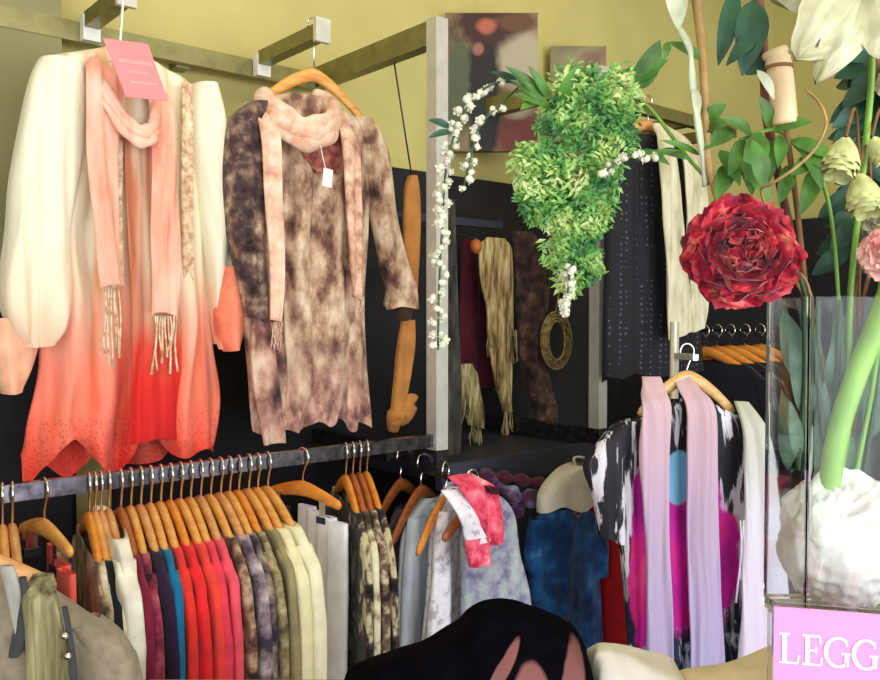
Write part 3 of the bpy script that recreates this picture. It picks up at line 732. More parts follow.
fr = wallfr(.63); front_top('top', 'lavender grey floral top foremost on the waterfall arm', 'top', fr, [(494, 468, 490), (502, 464, 502), (520, 462, 512), (560, 464, 518), (620, 462, 528), (780, 455, 540)], M_lav, 64, group=G)
fs = wallfr(.68)
sc = thing('scarf', 'bright pink rose print scarf around the lavender top', 'scarf', fs.pt(*fs.hit(478, 490)))
b = B(); body(b, fs, rp(fs, [(478, 462, 486), (490, 466, 496), (510, 474, 502), (530, 482, 506), (542, 492, 502)]), .008, 66, n=60, M=36, amp=(.006, .012), freq=50, sheet=True, hem=.01, offs=[-.04, -.01, 0, 0, 0]); b.build('ruffle', M_pinkfl, sc)
b = B(); body(b, fs, rp(fs, [(538, 466, 488), (552, 468, 492), (566, 472, 490)]), .008, 67, n=40, M=20, amp=(.005, .01), freq=60, sheet=True, hem=.01); b.build('scarf_end', M_pinkfl, sc)
b = B(); body(b, fs, rp(fs, [(492, 452, 470), (510, 456, 476), (536, 466, 486), (545, 472, 490)]), .006, 68, n=40, M=20, amp=(.003, .006), freq=50, sheet=True, offs=[-.03, 0, 0, 0]); b.build('white_border', M_shwhite, sc)

# ------------------------------------------------------------------ below the dark shelf: printed blue tee and friends
m_tee = fab('indigo_print', '1F5F9E', stops=[(.3, '0E1B38'), (.46, '173F74'), (.6, '2664A0'), (.72, '6A94B4')], pscale=13, detail=4)
m_blackc = fab('black_jersey', '120F16', .2)
m_redc = fab('bright_red_knit', 'C81A22', .1, knit=True)
m_bwp = fab('black_white_brush', '222029', stops=[(.42, '16141F'), (.5, '2A2838'), (.54, 'D8D4DE')], pscale=7, stretch=(3, 3, .8), dist=1.0, interp='LINEAR')
lr = thing('under_rail', 'dark rail under the shelf holding the blue printed tee', 'rail', W(.5, .44, EYE - .40))
b = B(); b.bar(W(.08, .44, EYE - .40), W(.76, .44, EYE - .40), .012, .016); b.build('rail_tube', M_board, lr, smooth=False)
for s in (.1, .74):
    b = B(); b.bar(W(s, .44, EYE - .391), W(s, .44, EYE - .347), .01, .01); b.build('rail_drop', M_board, lr, smooth=False)
fr = wallfr(.50)
hanger('wooden hanger carrying the blue printed tee', W(.30, .44, EYE - .3915), RZD, WOODS[2], half=.17, drop=.07, group=None)
front_top('t_shirt', 'faded blue printed tee hanging below the dark shelf', 't-shirt', fr, [(508, 548, 570), (514, 538, 584), (526, 532, 596), (560, 530, 598), (620, 532, 600), (690, 530, 602)], m_tee, 71, [([(518, 532, 544), (545, 527, 542), (572, 528, 542)], 0), ([(520, 590, 604), (545, 592, 606), (575, 592, 606)], 0)])
hanger('dark hanger carrying the black jersey cardigan', W(.12, .44, EYE - .3915), RZD, WOODS[2], half=.16, drop=.07)
front_top('cardigan', 'black jersey cardigan hanging between lavender top and blue tee', 'cardigan', wallfr(.46), [(500, 500, 520), (508, 490, 530), (525, 484, 540), (600, 482, 544), (690, 480, 546)], m_blackc, 72)
# bundle and bag hung over the tee
fb2 = wallfr(.56)
m_purp = fab('purple_floral_bundle', '3A2440', stops=[(.36, '1A1220'), (.48, '3E1F3A'), (.58, '5A4668'), (.72, '8E94A4')], pscale=22)
sc = thing('scarf', 'dark purple floral scarf slung under the shelf above the blue tee', 'scarf', fb2.pt(*fb2.hit(540, 495)))
b = B(); pts = [fb2.pt(*fb2.hit(x, y), o) for x, y, o in ((498, 478, -.06), (508, 492, 0), (522, 498, .01), (545, 494, .015), (566, 500, .01), (584, 512, -.02))]
b.tube(curve(pts, 40), [.016 + .006 * math.sin(i * .8) for i in range(41)], 14, flat=.8); b.build('rolled_cloth', m_purp, sc)
b = B(); pts = [fb2.pt(*fb2.hit(x, y), o) for x, y, o in ((502, 478, -.05), (520, 480, -.02), (545, 484, .0), (575, 490, .0), (588, 500, -.03))]
b.tube(curve(pts, 40), [.012 + .005 * math.sin(i * 1.1) for i in range(41)], 12, flat=.8); b.build('twisted_end', fab('wine_twist', '4A1A2C', .2), sc)
b = B(); body(b, fb2, rp(fb2, [(495, 508, 524), (512, 508, 524), (522, 512, 521)]), .008, 73, n=30, M=14, amp=(.003, .006), sheet=True); b.build('scarf_end', m_purp, sc)
m_bag = fab('cream_canvas', 'C6BFAE', .06)
bg = thing('cloth_bag', 'cream cloth bag slumped under the dark shelf', 'bag', fb2.pt(*fb2.hit(568, 500), -.01))
b = B(); body(b, wallfr(.60), rp(wallfr(.60), [(464, 574, 584), (468, 560, 590), (478, 548, 597), (492, 540, 600), (506, 540, 602)]), .03, 74, n=60, M=24, amp=(.002, .005), freq=20); b.build('bag_body', m_bag, bg)
b = B(); f6 = wallfr(.60); b.tube(curve([f6.pt(*f6.hit(576, 466)), f6.pt(*f6.hit(574, 458), .0), f6.pt(*f6.hit(584, 458), .0), f6.pt(*f6.hit(586, 467))], 12), .003, 6); b.build('handle', m_bag, bg)
# red cardigan and brush print garment seen from the side, under the right bay
sr = wallfr(.44)
sx = sr.hit(606, 500)[0]
for px, nm, lab, cat, mat, sd in ((596, 'cardigan', 'bright red cardigan edge beside the blue tee', 'cardigan', m_redc, 75), (612, 'blouse', 'black and white brush print blouse beside the red cardigan', 'blouse', m_bwp, 76)):
    s = sr.hit(px, 500)[0]
    side_garment(nm, lab, cat, W(s, .44, EYE - .3915), RZ, mat, sh=.2, length=.75, seed=sd, th=.012)
    hanger('wooden hanger carrying the ' + ('red cardigan' if sd == 75 else 'brush print blouse'), W(s, .44, EYE - .3915), RZ, WOODS[2])

# ------------------------------------------------------------------ right bay: upper bar, dotted dress, cream scarf
m_dot, nt, bs = newmat('navy_polka_dot')
vec = coords(nt, (1, 1, 1)); v = vor(nt, coords(nt, (1, 1, 1)), 70, rnd=.25)
col = mix(nt, mathn(nt, 'LESS_THAN', v.outputs['Distance'], .2), '100E18', '564E5E'); nt.links.new(col, bs.inputs['Base Color']); bs.inputs['Roughness'].default_value = .85
fr = wallfr(.575)
ub = thing('high_rail', 'dark rail high in the right bay holding the dotted dress', 'rail', W(.75, .575, 1.5 + .56))
zq = fr.hit(655, 112)[1]
ub.location.z = zq
b = B(); s0 = S_P2 + .0165; b.bar(W(s0, .575, zq), W(1.02, .575, zq), .02, .03); b.build('rail_tube', M_olive, ub, smooth=False)
b = B(); b.bar(W(1.0, .031, zq), W(1.0, .564, zq), .02, .03); b.build('wall_arm', M_olive, ub, smooth=False)
b = B(); b.bar(W(.80, .031, zq), W(.80, .564, zq), .02, .03); b.build('wall_arm', M_olive, ub, smooth=False)
sd_ = fr.hit(648, 130)[0]
hanger('wooden hanger carrying the navy dotted dress', W(sd_, .575, zq + .0155), RZD, WOODS[1], half=.14, drop=.05)
front_top('dress', 'navy polka dot dress hanging high beside the second post', 'dress', fr, [(138, 634, 660), (146, 618, 680), (160, 608, 692), (200, 607, 692), (280, 606, 694), (375, 604, 700)], m_dot, 81, depth=.035)
fs = wallfr(.66)
m_shirt = fab('cream_muslin', 'CFC9AC', stops=[(.3, 'A8A07E'), (.5, 'CEC7A8'), (.7, 'E2DDC4')], pscale=30, stretch=(1, 1, .3))
sh_ = thing('scarf', 'cream muslin scarf falling in two ends over the dotted dress', 'scarf', fs.pt(*fs.hit(680, 125)))
b = B(); body(b, fs, rp(fs, [(120, 674, 684), (140, 664, 680), (170, 660, 679), (240, 664, 684), (300, 668, 690), (336, 670, 692)]), .008, 82, n=40, M=50, amp=(.003, .006), freq=50, sheet=True, offs=[-.06, -.02, 0, 0, 0, 0]); b.build('scarf_end', m_shirt, sh_)
b = B(); body(b, fs, rp(fs, [(120, 676, 686), (140, 682, 698), (170, 684, 704), (240, 688, 708), (300, 690, 708), (330, 692, 706)]), .008, 83, n=40, M=50, amp=(.003, .006), freq=50, sheet=True, offs=[-.06, -.02, 0, 0, 0, 0]); b.build('scarf_end', m_shirt, sh_)

# lower right rail with dark garments on wooden hangers
fr = wallfr(.5)
zr_ = fr.hit(720, 338)[1]
sA = fr.hit(668, 338)[0]
rr = thing('short_rail', 'short steel rail on the right with orange wooden hangers', 'rail', W(sA + .3, .5, zr_))
b = B(); b.bar(W(sA, .5, zr_), W(1.72, .5, zr_), .014, .035); b.build('rail_tube', M_rail, rr, smooth=False)
b = B(); b.lathe([(.001, -.004), (.024, -.004), (.027, 0), (.024, .006), (.001, .008)], Matrix.Translation(W(sA - .006, .5, zr_)) @ Matrix.Rotation(RZD, 4, 'Z') @ Matrix.Rotation(PI / 2, 4, 'Y'), 20); b.build('end_cap', M_hook, rr)
b = B(); b.bar(W(1.68, .031, zr_), W(1.68, .492, zr_), .02, .03); b.build('wall_arm', M_rail, rr, smooth=False)
m_dkg = [fab('ink_cloth', '1C1A26', .2), fab('dark_plum', '2A1C2C', .2), fab('soft_black', '201E22', .2), fab('dark_olive_cloth', '2C2A22', .2), fab('dark_taupe', '3A302C', .2)]
nm5 = ['ink blue top', 'dark plum top', 'soft black top', 'dark olive top', 'dark taupe top']
hp = None
for k, px in enumerate((704, 717, 730, 745, 760)):
    s = fr.hit(px, 345)[0]; loc = W(s, .5, zr_ + .0178)
    lab = 'orange wooden hanger carrying the ' + nm5[k] + ' on the short rail'
    if hp is None: h = hp = hanger(lab, loc, RZ, WOODS[3], group='hangers on the short rail', thick=.009)
    else:
        h = copy_tree(hp); h['label'] = lab; h.location = loc
    side_garment('top', nm5[k] + ' on the short rail beside the red flower', 'top', loc, RZ, m_dkg[k], length=.7, seed=90 + k, sleeve=.4, th=.011, group='tops on the short rail')

# ------------------------------------------------------------------ T-stand with magenta print tunic
TY = 1.62
fr = camfr(TY, 14, 0)
def at(px, py, off=0.0): a, z = fr.hit(px, py); return fr.pt(a, z, off)
st = thing('garment_stand', 'chrome T-stand pole behind the magenta print tunic', 'clothes stand', V((at(688, 400, -.062).x, at(688, 400, -.062).y, 0)))
pq = at(690, 322, -.062)
b = B(); b.tube([V((pq.x, pq.y, .02)), pq], .0095, 16); b.build('pole', M_chrome, st)
b = B(); b.lathe([(.001, .0), (.17, 0), (.17, .012), (.03, .022), (.0096, .024)], Matrix.Translation(V((pq.x, pq.y, 0))), 32); b.build('base', M_chrome, st)
hz = at(685, 357)[2]
b = B(); b.bar(V((pq.x, pq.y, hz)) + fr.w * .0095, V((pq.x, pq.y, hz)) + fr.w * .085, .012, .012); b.build('hook_arm', M_chrome, st, smooth=False)
hl = V((pq.x, pq.y, hz + .0065)) + fr.w * .062 - fr.u * .006
hanger('pale wooden hanger on the chrome T-stand', hl, math.radians(14), wood('hanger_wood_pale', 'C99452', 'EBC489'), half=.108, drop=.075, hook_l=.036, thick=.008)
m_pr, nt, bs = newmat('magenta_brush_print')
vec = coords(nt)
br = ramp(nt, [(.45, '12101C'), (.51, '22202C'), (.54, 'D8D4E0'), (.7, 'ECE8F0')], noi(nt, coords(nt, (5.5, 5.5, .7)), 7, 4, .6, .6))
navy = ramp(nt, [(.40, '171A38'), (.55, '1E2346'), (.60, 'C8D8E4'), (.7, 'E6EEF4')], noi(nt, coords(nt, (2, 2, 1)), 10, 3, .6, 1.0))
mag = ramp(nt, [(.3, 'A80A8C'), (.5, 'D412A6'), (.62, 'E21C86'), (.72, 'F04A9C')], noi(nt, coords(nt, (1.5, 1.5, 1)), 9, 3))
def ell(cx, cz, rx, rz, soft=.2, wob=.8, sc=10):
    m1 = nt.nodes.new('ShaderNodeMapping'); m1.inputs['Location'].default_value = (-cx / rx, 0, -cz / rz); m1.inputs['Scale'].default_value = (1 / rx, .01, 1 / rz)
    nt.links.new(vec, m1.inputs[0])
    l = nt.nodes.new('ShaderNodeVectorMath'); l.operation = 'LENGTH'; nt.links.new(m1.outputs[0], l.inputs[0])
    k = mathn(nt, 'ADD', l.outputs['Value'], mathn(nt, 'MULTIPLY', mathn(nt, 'SUBTRACT', noi(nt, vec, sc, 3), .5), wob))
    mr = nt.nodes.new('ShaderNodeMapRange'); mr.inputs[1].default_value = 1 + soft; mr.inputs[2].default_value = 1 - soft
    nt.links.new(k, mr.inputs[0]); return mr.outputs[0]
T0 = at(685, 385)
def pl(px, py): q = at(px, py) - T0; return q.x, q.z
cx, cz = pl(686, 575)
sxz = nt.nodes.new('ShaderNodeSeparateXYZ'); nt.links.new(vec, sxz.inputs[0])
mrz = nt.nodes.new('ShaderNodeMapRange'); mrz.inputs[1].default_value = pl(685, 560)[1]; mrz.inputs[2].default_value = pl(685, 640)[1]; nt.links.new(sxz.outputs[2], mrz.inputs[0])
col = mix(nt, mrz.outputs[0], br, navy)
col = mix(nt, ell(pl(690, 555)[0], pl(690, 555)[1], .10, .155, .06, .8, 11), col, mag)
col = mix(nt, ell(pl(642, 560)[0], pl(642, 560)[1], .035, .18, .06, .8, 11), col, mag)
col = mix(nt, ell(pl(675, 475)[0], pl(675, 475)[1], .034, .055, .05, .1), col, '7FC4EC')
nt.links.new(col, bs.inputs['Base Color']); bs.inputs['Roughness'].default_value = .7
tn = thing('tunic', 'magenta and black brush print tunic on the chrome stand', 'tunic', T0)
b = B(); body(b, fr, rp(fr, [(400, 668, 704), (408, 652, 720), (418, 634, 738), (432, 620, 752), (470, 614, 758), (560, 622, 760), (640, 628, 762), (720, 630, 764)]), .03, 101, n=120, M=60, amp=(.002, .014), freq=30); b.build('torso', m_pr, tn)
b = B(); body(b, fr, rp(fr, [(420, 622, 646), (432, 606, 642), (450, 592, 636), (466, 584, 630), (500, 594, 628), (540, 600, 624)]), .025, 102, n=48, M=36, amp=(.002, .008), freq=40, ); b.build('sleeve', m_pr, tn)
b = B(); body(b, fr, rp(fr, [(424, 738, 760), (450, 742, 776), (500, 748, 784), (540, 750, 780)]), .025, 103, n=40, M=30, amp=(.002, .008), freq=40, off=-.01); b.build('sleeve', m_pr, tn)
fs = Fr(fr.p + fr.w * .062, fr.u, fr.w)
m_lavs = fab('lavender_gauze', 'CDB2C8', zstops=[(0, 'AFA4CC'), (.5, 'BBA4C0'), (1, 'CDABB2')], zr=(-.55, 0), znoise=.03)
sc = thing('scarf', 'lavender gauze scarf with two long ends over the magenta tunic', 'scarf', fs.pt(*fs.hit(685, 390)))
b = B(); body(b, fs, rp(fs, [(379, 658, 676), (392, 650, 673), (410, 644, 671), (460, 640, 668), (540, 646, 668), (620, 646, 670), (720, 644, 672)]), .008, 105, n=56, M=60, amp=(.005, .009), freq=60, sheet=True, offs=[-.066, -.035, -.005, 0, 0, 0, 0]); b.build('scarf_end', m_lavs, sc)
b = B(); body(b, fs, rp(fs, [(379, 690, 706), (392, 688, 712), (410, 687, 717), (460, 686, 718), (540, 688, 718), (620, 690, 722), (720, 690, 724)]), .008, 106, n=56, M=60, amp=(.005, .009), freq=60, sheet=True, offs=[-.066, -.035, -.005, 0, 0, 0, 0]); b.build('scarf_end', m_lavs, sc)
# pale sheer second scarf at the right
fs2 = Fr(fr.p + fr.w * .09, fr.u, fr.w)
m_pale = fab('pale_sheer', 'E4DCE8', zstops=[(0, 'DACCE2'), (.6, 'D6D0DC'), (1, 'B8BCA8')], zr=(-.5, 0), znoise=.03)
sc = thing('scarf', 'very pale lavender scarf beside the glass vase', 'scarf', fs2.pt(*fs2.hit(758, 410)))
b = B(); body(b, fs2, rp(fs2, [(405, 756, 768), (440, 750, 776), (520, 744, 782), (600, 740, 790), (720, 736, 796)]), .01, 107, n=56, M=50, amp=(.004, .014), freq=50, sheet=True, offs=[-.07, -.02, 0, 0, 0]); b.build('cloth', m_pale, sc)
b = B(); fringe(b, fs2, fs2.hit(740, 480)[0], fs2.hit(750, 480)[0], fs2.hit(745, 520)[1], .2, 7, .0, 9, .002); b.build('fringe', m_pale, sc)

# ------------------------------------------------------------------ khaki shirt near left
fr = camfr(.93, -8, 0)
kx, kz = fr.hit(-62, 540)
ks = thing('garment_stand', 'steel stand carrying the khaki shirt at the near left', 'clothes stand', V((fr.pt(kx, kz, -.085).x, fr.pt(kx, kz, -.085).y, 0)))
q = fr.pt(kx, kz, -.085)
b = B(); b.tube([V((q.x, q.y, .02)), V((q.x, q.y, kz + .04))], .01, 14); b.build('pole', M_chrome, ks)
b = B(); b.lathe([(.001, 0), (.13, 0), (.13, .012), (.02, .02)], Matrix.Translation(V((q.x, q.y, 0))), 28); b.build('base', M_chrome, ks)
b = B(); b.bar(V((q.x, q.y, kz + .03)) + fr.w * .01, V((q.x, q.y, kz + .03)) + fr.w * .105, .012, .012); b.build('hook_arm', M_chrome, ks, smooth=False)
hanger('pale wooden hanger carrying the khaki shirt', V((q.x, q.y, kz + .0365)) + fr.w * .085, math.radians(-8), WOODS[1], half=.15, drop=.04, thick=.012, hook_l=.035)
m_kh = fab('khaki_linen', '8E826E', .12, scale=60)
kt = thing('shirt', 'khaki linen shirt on the stand at the near left', 'shirt', fr.pt(*fr.hit(-60, 570)))
b = B(); body(b, fr, rp(fr, [(566, -90, -30), (574, -120, 20), (590, -190, 52), (608, -230, 84), (630, -246, 112), (680, -256, 130), (800, -268, 150)]), .05, 111, n=110, M=50, amp=(.002, .012), freq=20); b.build('torso', m_kh, kt)
b = B(); body(b, fr, rp(fr, [(622, 74, 92), (634, 78, 112), (650, 84, 126), (680, 90, 138), (800, 100, 154)]), .026, 112, n=48, M=30, amp=(.002, .008), freq=30, off=-.006); b.build('sleeve', m_kh, kt)
fs = Fr(fr.p + fr.w * .062, fr.u, fr.w)
m_ks = fab('olive_striped_scarf', '8E8560', stops=[(.36, '35321F'), (.46, '6E6746'), (.6, '8F8862'), (.72, 'B4AE8C')], pscale=14, stretch=(4, 4, .3))
sc = thing('scarf', 'olive striped scarf with dark edges over the khaki shirt', 'scarf', fs.pt(*fs.hit(40, 580)))
b = B(); body(b, fs, rp(fs, [(583, 16, 36), (598, 20, 55), (630, 24, 66), (680, 26, 73), (800, 26, 82)]), .007, 115, n=56, M=40, amp=(.004, .008), freq=70, sheet=True, offs=[-.03, 0, 0, 0, 0]); b.build('scarf_end', m_ks, sc)
m_dk = fab('charcoal_facing', '3C3C3E', .1)
b = B(); body(b, fs, rp(fs, [(578, 18, 24), (600, 20, 27), (640, 10, 25), (662, 7, 16)]), .004, 116, n=24, M=24, amp=(.001, .002), sheet=True, off=-.004); b.build('dark_edge', m_dk, sc)
b = B(); body(b, fs, rp(fs, [(606, 64, 68), (640, 70, 75), (680, 72, 80), (800, 76, 86)]), .004, 117, n=24, M=24, amp=(.001, .002), sheet=True, off=.003); b.build('dark_edge', m_dk, sc)
b = B()
for (x, y) in ((71, 632), (74, 652)):
    q = fs.pt(*fs.hit(x, y), .012); b.lathe([(.001, -.003), (.004, -.003), (.0045, 0), (.003, .003), (.001, .0035)], Matrix.Translation(q) @ Matrix.Rotation(PI / 2, 4, 'X'), 14)
b.build('snap', M_hook, sc)
b = B(); body(b, fs, rp(fs, [(566, -2, 12), (590, 4, 20), (620, 10, 20), (634, 14, 18)]), .004, 118, n=24, M=20, amp=(.001, .002), sheet=True, off=-.002); b.build('pale_facing', fab('pale_facing', 'A5A298'), kt)

# ------------------------------------------------------------------ display table in front with cloth heaps, riser, sign, vase
ZTAB = EYE - .45
M_tab = wood('table_wood', '8A6A48', 'B8925E')
tb = thing('display_table', 'wooden display table holding folded clothes and the glass vase', 'table', (.13, .8, 0))
b = B(); b.box((.13, .79, ZTAB - .015), (.98, .5, .03)); b.build('tabletop', M_tab, tb, smooth=False)
for x in (-.3, .56):
    for y in (.58, 1.0):
        b = B(); b.box((x, y, (ZTAB - .03) / 2), (.04, .04, ZTAB - .03)); b.build('leg', M_tab, tb, smooth=False)
def heap(name, label, cat, px, Y, depth, mat, seed, rough=.012, base=ZTAB + .001, group=None, folds=10):
    """px: outline of the top edge (px, py) left to right at distance Y; a heap resting on the table"""
    x = [P(a, b_, Y) for a, b_ in px]; pts = curve(x, 60)
    rows = []
    K = 26
    for q in pts:
        row = []
        H = max(q.z - base, .004)
        for j in range(K + 1):
            v = -1 + 2 * j / K
            hgt = H * max(0, 1 - abs(v) ** 2.6) ** .75
            w = rough * min(1, hgt / .03)
            row.append(V((q.x * (1 - 0.0) + w * nz(q.x * 30, v * 3, seed), Y + depth * v + w * nz(q.x * 30, v * 4, seed + 4), base + max(0, hgt + w * nz(q.x * folds, v * 2.2 + q.x * 5, seed + 9)))))
        rows.append(row)
    b = B(); b.grid(rows)
    n0 = len(b.v)
    o = b.build(name, mat, org=(x[len(x) // 2].x, Y, base)); return tag(o, label, cat, group)
m_bpk, nt, bs = newmat('black_dusty_pink_print')
vec = coords(nt)
col = ramp(nt, [(.35, '050408'), (.7, '0C0A12')], noi(nt, vec, 30, 3))
HX, HY = None, None
heap_px = [(345, 690), (352, 676), (380, 662), (420, 648), (455, 632), (470, 616), (490, 606), (512, 604), (530, 610), (556, 620), (575, 632), (586, 652), (590, 690)]
hp_c = P(*heap_px[6], .93)
def spot(px, py, rx, rz, col, rot=0.0):
    q = P(px, py, .86)
    m1 = nt.nodes.new('ShaderNodeMapping'); m1.vector_type = 'TEXTURE'
    m1.inputs['Location'].default_value = (q.x - hp_c.x, 0, q.z - ZTAB - .001); m1.inputs['Rotation'].default_value = (0, rot, 0); m1.inputs['Scale'].default_value = (rx, 100, rz)
    nt.links.new(vec, m1.inputs[0])
    l = nt.nodes.new('ShaderNodeVectorMath'); l.operation = 'LENGTH'; nt.links.new(m1.outputs[0], l.inputs[0])
    k = mathn(nt, 'ADD', l.outputs['Value'], mathn(nt, 'MULTIPLY', mathn(nt, 'SUBTRACT', noi(nt, vec, 25, 2), .5), .5))
    mr = nt.nodes.new('ShaderNodeMapRange'); mr.inputs[1].default_value = 1.1; mr.inputs[2].default_value = .9
    nt.links.new(k, mr.inputs[0]); return mix(nt, mr.outputs[0], col, '7E5250')
col = spot(501, 670, .006, .034, col, .6); col = spot(530, 690, .019, .028, col); col = spot(570, 686, .013, .034, col, .3)
nt.links.new(col, bs.inputs['Base Color']); bs.inputs['Roughness'].default_value = 1.0; bs.inputs['Specular IOR Level'].default_value = .03
bump(nt, bs, noi(nt, vec, 50, 3), .3, .003)
heap('folded_garment', 'black garment with dusty pink print heaped at the table edge', 'garment', heap_px, .93, .11, m_bpk, 121, rough=.008)
m_wh = fab('white_jersey', 'F2EDE6', .04)
heap('folded_garment', 'white jersey heaped beside the black garment', 'garment', [(592, 690), (594, 656), (606, 648), (630, 650), (650, 656), (672, 662), (684, 676), (690, 690)], .95, .07, m_wh, 122, rough=.006)
m_bei = fab('beige_jersey', 'DCCBA2', .06)
heap('folded_garment', 'beige jersey folded behind the pink sign', 'garment', [(686, 690), (692, 676), (720, 670), (750, 662), (775, 650), (800, 648), (810, 690)], .93, .06, m_bei, 123, rough=.004)

RX0, RX1, RY0, RY1 = .352, .455, .79, .89
ZV = EYE - .305
rs = thing('riser_block', 'white riser block under the glass vase', 'riser', ((RX0 + RX1) / 2, (RY0 + RY1) / 2, ZTAB))
b = B(); b.box(((RX0 + RX1) / 2, (RY0 + RY1) / 2, (ZTAB + .0005 + ZV - .001) / 2), (RX1 - RX0, RY1 - RY0, ZV - .001 - ZTAB - .0005)); b.build('block', M_white, rs, smooth=False)

# sign
SY = .735
m_pink = plain('pink_sign', 'E890C6', .6, var=.02)
m_acr, nt, bs = newmat('clear_acrylic'); bs.inputs['Transmission Weight'].default_value = 1; bs.inputs['Roughness'].default_value = .05; bs.inputs['IOR'].default_value = 1.3
sq = P(774, 606, SY); sA_ = math.radians(-5)
sg = thing('shop_sign', 'pink sign reading LEGGINGS in front of the vase', 'sign', (sq.x, sq.y, ZTAB))
ud = V((math.cos(sA_), math.sin(sA_), 0)); wd_ = V((math.sin(sA_), -math.cos(sA_), 0))
SW, SH = .205, sq.z - ZTAB - .001
tilt = -.055     # the card sits slightly skewed in its holder
def sp_(x, z, off=0.0): return V((sq.x, sq.y, sq.z)) + ud * x + V((0, 0, -z + x * tilt)) + wd_ * off
b = B()
vs = [sp_(x, z, o) for o in (0, -.003) for x, z in ((0, 0), (SW, 0), (SW, SH + SW * tilt), (0, SH))]
b.add(vs, [(0, 1, 2, 3), (7, 6, 5, 4), (0, 4, 5, 1), (1, 5, 6, 2), (2, 6, 7, 3), (3, 7, 4, 0)]); b.build('card', m_pink, sg, smooth=False)
m_let = plain('white_lettering', 'FBE6F6', .6, var=.01)
LET = B()
def stroke(x0, z0, x1, z1, w):
    p, q = V((x0, z0, 0)), V((x1, z1, 0)); t = (q - p).normalized(); n = V((-t.y, t.x, 0)) * w / 2
    c = [p + n, q + n, q - n, p - n]
    LET.add([sp_(.0045 + (k.x - .0045) * .9, k.y, .0008) for k in c], [(0, 1, 2, 3)])
def arc(cx, cz, rx, rz, a0, a1, w0, w1, n=24):
    ra, rb = [], []
    for i in range(n + 1):
        a = math.radians(a0 + (a1 - a0) * i / n); w = w0 + (w1 - w0) * abs(math.cos(a))
        ra.append(sp_(.0045 + (cx - .0045 + (rx - w / 2) * math.cos(a)) * .9, cz - (rz - w / 2) * math.sin(a), .0008)); rb.append(sp_(.0045 + (cx - .0045 + (rx + w / 2) * math.cos(a)) * .9, cz - (rz + w / 2) * math.sin(a), .0008))
    LET.grid([ra, rb])
px2m = SY / F
H0, H1 = 27 * px2m, 56 * px2m       # top and baseline of the caps
cap = H1 - H0; tk, th_ = .0042, .0018
def let_L(x):
    stroke(x + .005, H0, x + .005, H1, tk); stroke(x, H0, x + .010, H0, th_); stroke(x, H1, x + .018, H1, th_); stroke(x + .0175, H1, x + .0185, H1 - .007, th_); return .0215
def let_E(x):
    stroke(x + .005, H0, x + .005, H1, tk); stroke(x, H0, x + .017, H0, th_); stroke(x, H1, x + .018, H1, th_); m_ = (H0 + H1) / 2
    stroke(x + .005, m_, x + .013, m_, th_); stroke(x + .0168, H0, x + .0172, H0 + .006, th_); stroke(x + .0178, H1, x + .0186, H1 - .007, th_); stroke(x + .013, m_ - .003, x + .013, m_ + .003, th_); return .0215
def let_G(x):
    r = cap / 2; cx_ = x + r * .98; cz_ = (H0 + H1) / 2
    arc(cx_, cz_, r * .92, r, 48, 318, .0018, .004); stroke(x + r * 1.62, cz_ + .001, x + r * 1.62, H1 - .001, tk); stroke(x + r * 1.2, cz_ + .001, x + r * 1.9, cz_ + .001, th_)
    stroke(x + r * 1.58, H0 + .001, x + r * 1.60, H0 + .007, th_); return .026
def let_I(x):
    stroke(x + .005, H0, x + .005, H1, tk); stroke(x, H0, x + .010, H0, th_); stroke(x, H1, x + .010, H1, th_); return .0135
def let_N(x):
    stroke(x + .004, H0, x + .004, H1, th_); stroke(x + .020, H0, x + .020, H1, th_); stroke(x + .004, H0, x + .020, H1, tk); stroke(x, H0, x + .007, H0, th_); stroke(x, H1, x + .008, H1, th_); stroke(x + .016, H0, x + .024, H0, th_); return .027
def let_S(x):
    r = cap / 4; arc(x + r * 1.1, H0 + r, r, r, 30, 270, .003, .003); arc(x + r * 1.1, H1 - r, r, r, -150, 90, .003, .003); return .018
x = .0045
for f_ in (let_L, let_E, let_G, let_G, let_I, let_N, let_G, let_S): x += f_(x)
LET.build('lettering', m_let, sg, smooth=False)
b = B(); b.bar(sp_(-.004, -.003, .003), sp_(SW, -.003, .003), .001, .004); 
for xx in (-.0025,):
    vs = [sp_(a_, z_, o) for o in (.0025, -.005) for a_, z_ in ((-.004, -.004), (-.0008, -.004), (-.0008, SH), (-.004, SH))]
    b.add(vs, [(0, 1, 2, 3), (7, 6, 5, 4), (0, 4, 5, 1), (1, 5, 6, 2), (2, 6, 7, 3), (3, 7, 4, 0)])
b.build('clear_holder', m_acr, sg, smooth=False)
b = B(); b.box(sp_(SW / 2, SH - SW / 2 * -tilt + .0 - .002, -.012) * 1.0, (SW, .022, .003)); bpy_base = b
bb = B(); cc = V((sq.x, sq.y, ZTAB + .0025)) + ud * (SW / 2) - wd_ * .014; bb.box(cc, (SW, .022, .004), Matrix.Rotation(sA_, 3, 'Z')); bb.build('foot_plate', m_acr, sg, smooth=False)

# vase
m_glass, nt, bs = newmat('vase_glass'); bs.inputs['Transmission Weight'].default_value = 1; bs.inputs['Roughness'].default_value = .02; bs.inputs['IOR'].default_value = 1.22
bs.inputs['Base Color'].default_value = (.93, .97, .97, 1)
vx0, vx1, vy0, vy1 = .341, .462, .785, .893; vt = .0045; ZR = EYE + .018
vs_ = thing('glass_vase', 'tall square clear glass vase holding the flower stems', 'vase', ((vx0 + vx1) / 2, (vy0 + vy1) / 2, ZV))
def rring(x0, x1, y0, y1, z, r=.006, k=4):
    out = []
    for cx_, cy_, a0 in ((x1 - r, y1 - r, 0), (x0 + r, y1 - r, 90), (x0 + r, y0 + r, 180), (x1 - r, y0 + r, 270)):
        for i in range(k + 1):
            a = math.radians(a0 + 90 * i / k); out.append(V((cx_ + r * math.cos(a), cy_ + r * math.sin(a), z)))
    return out
b = B()
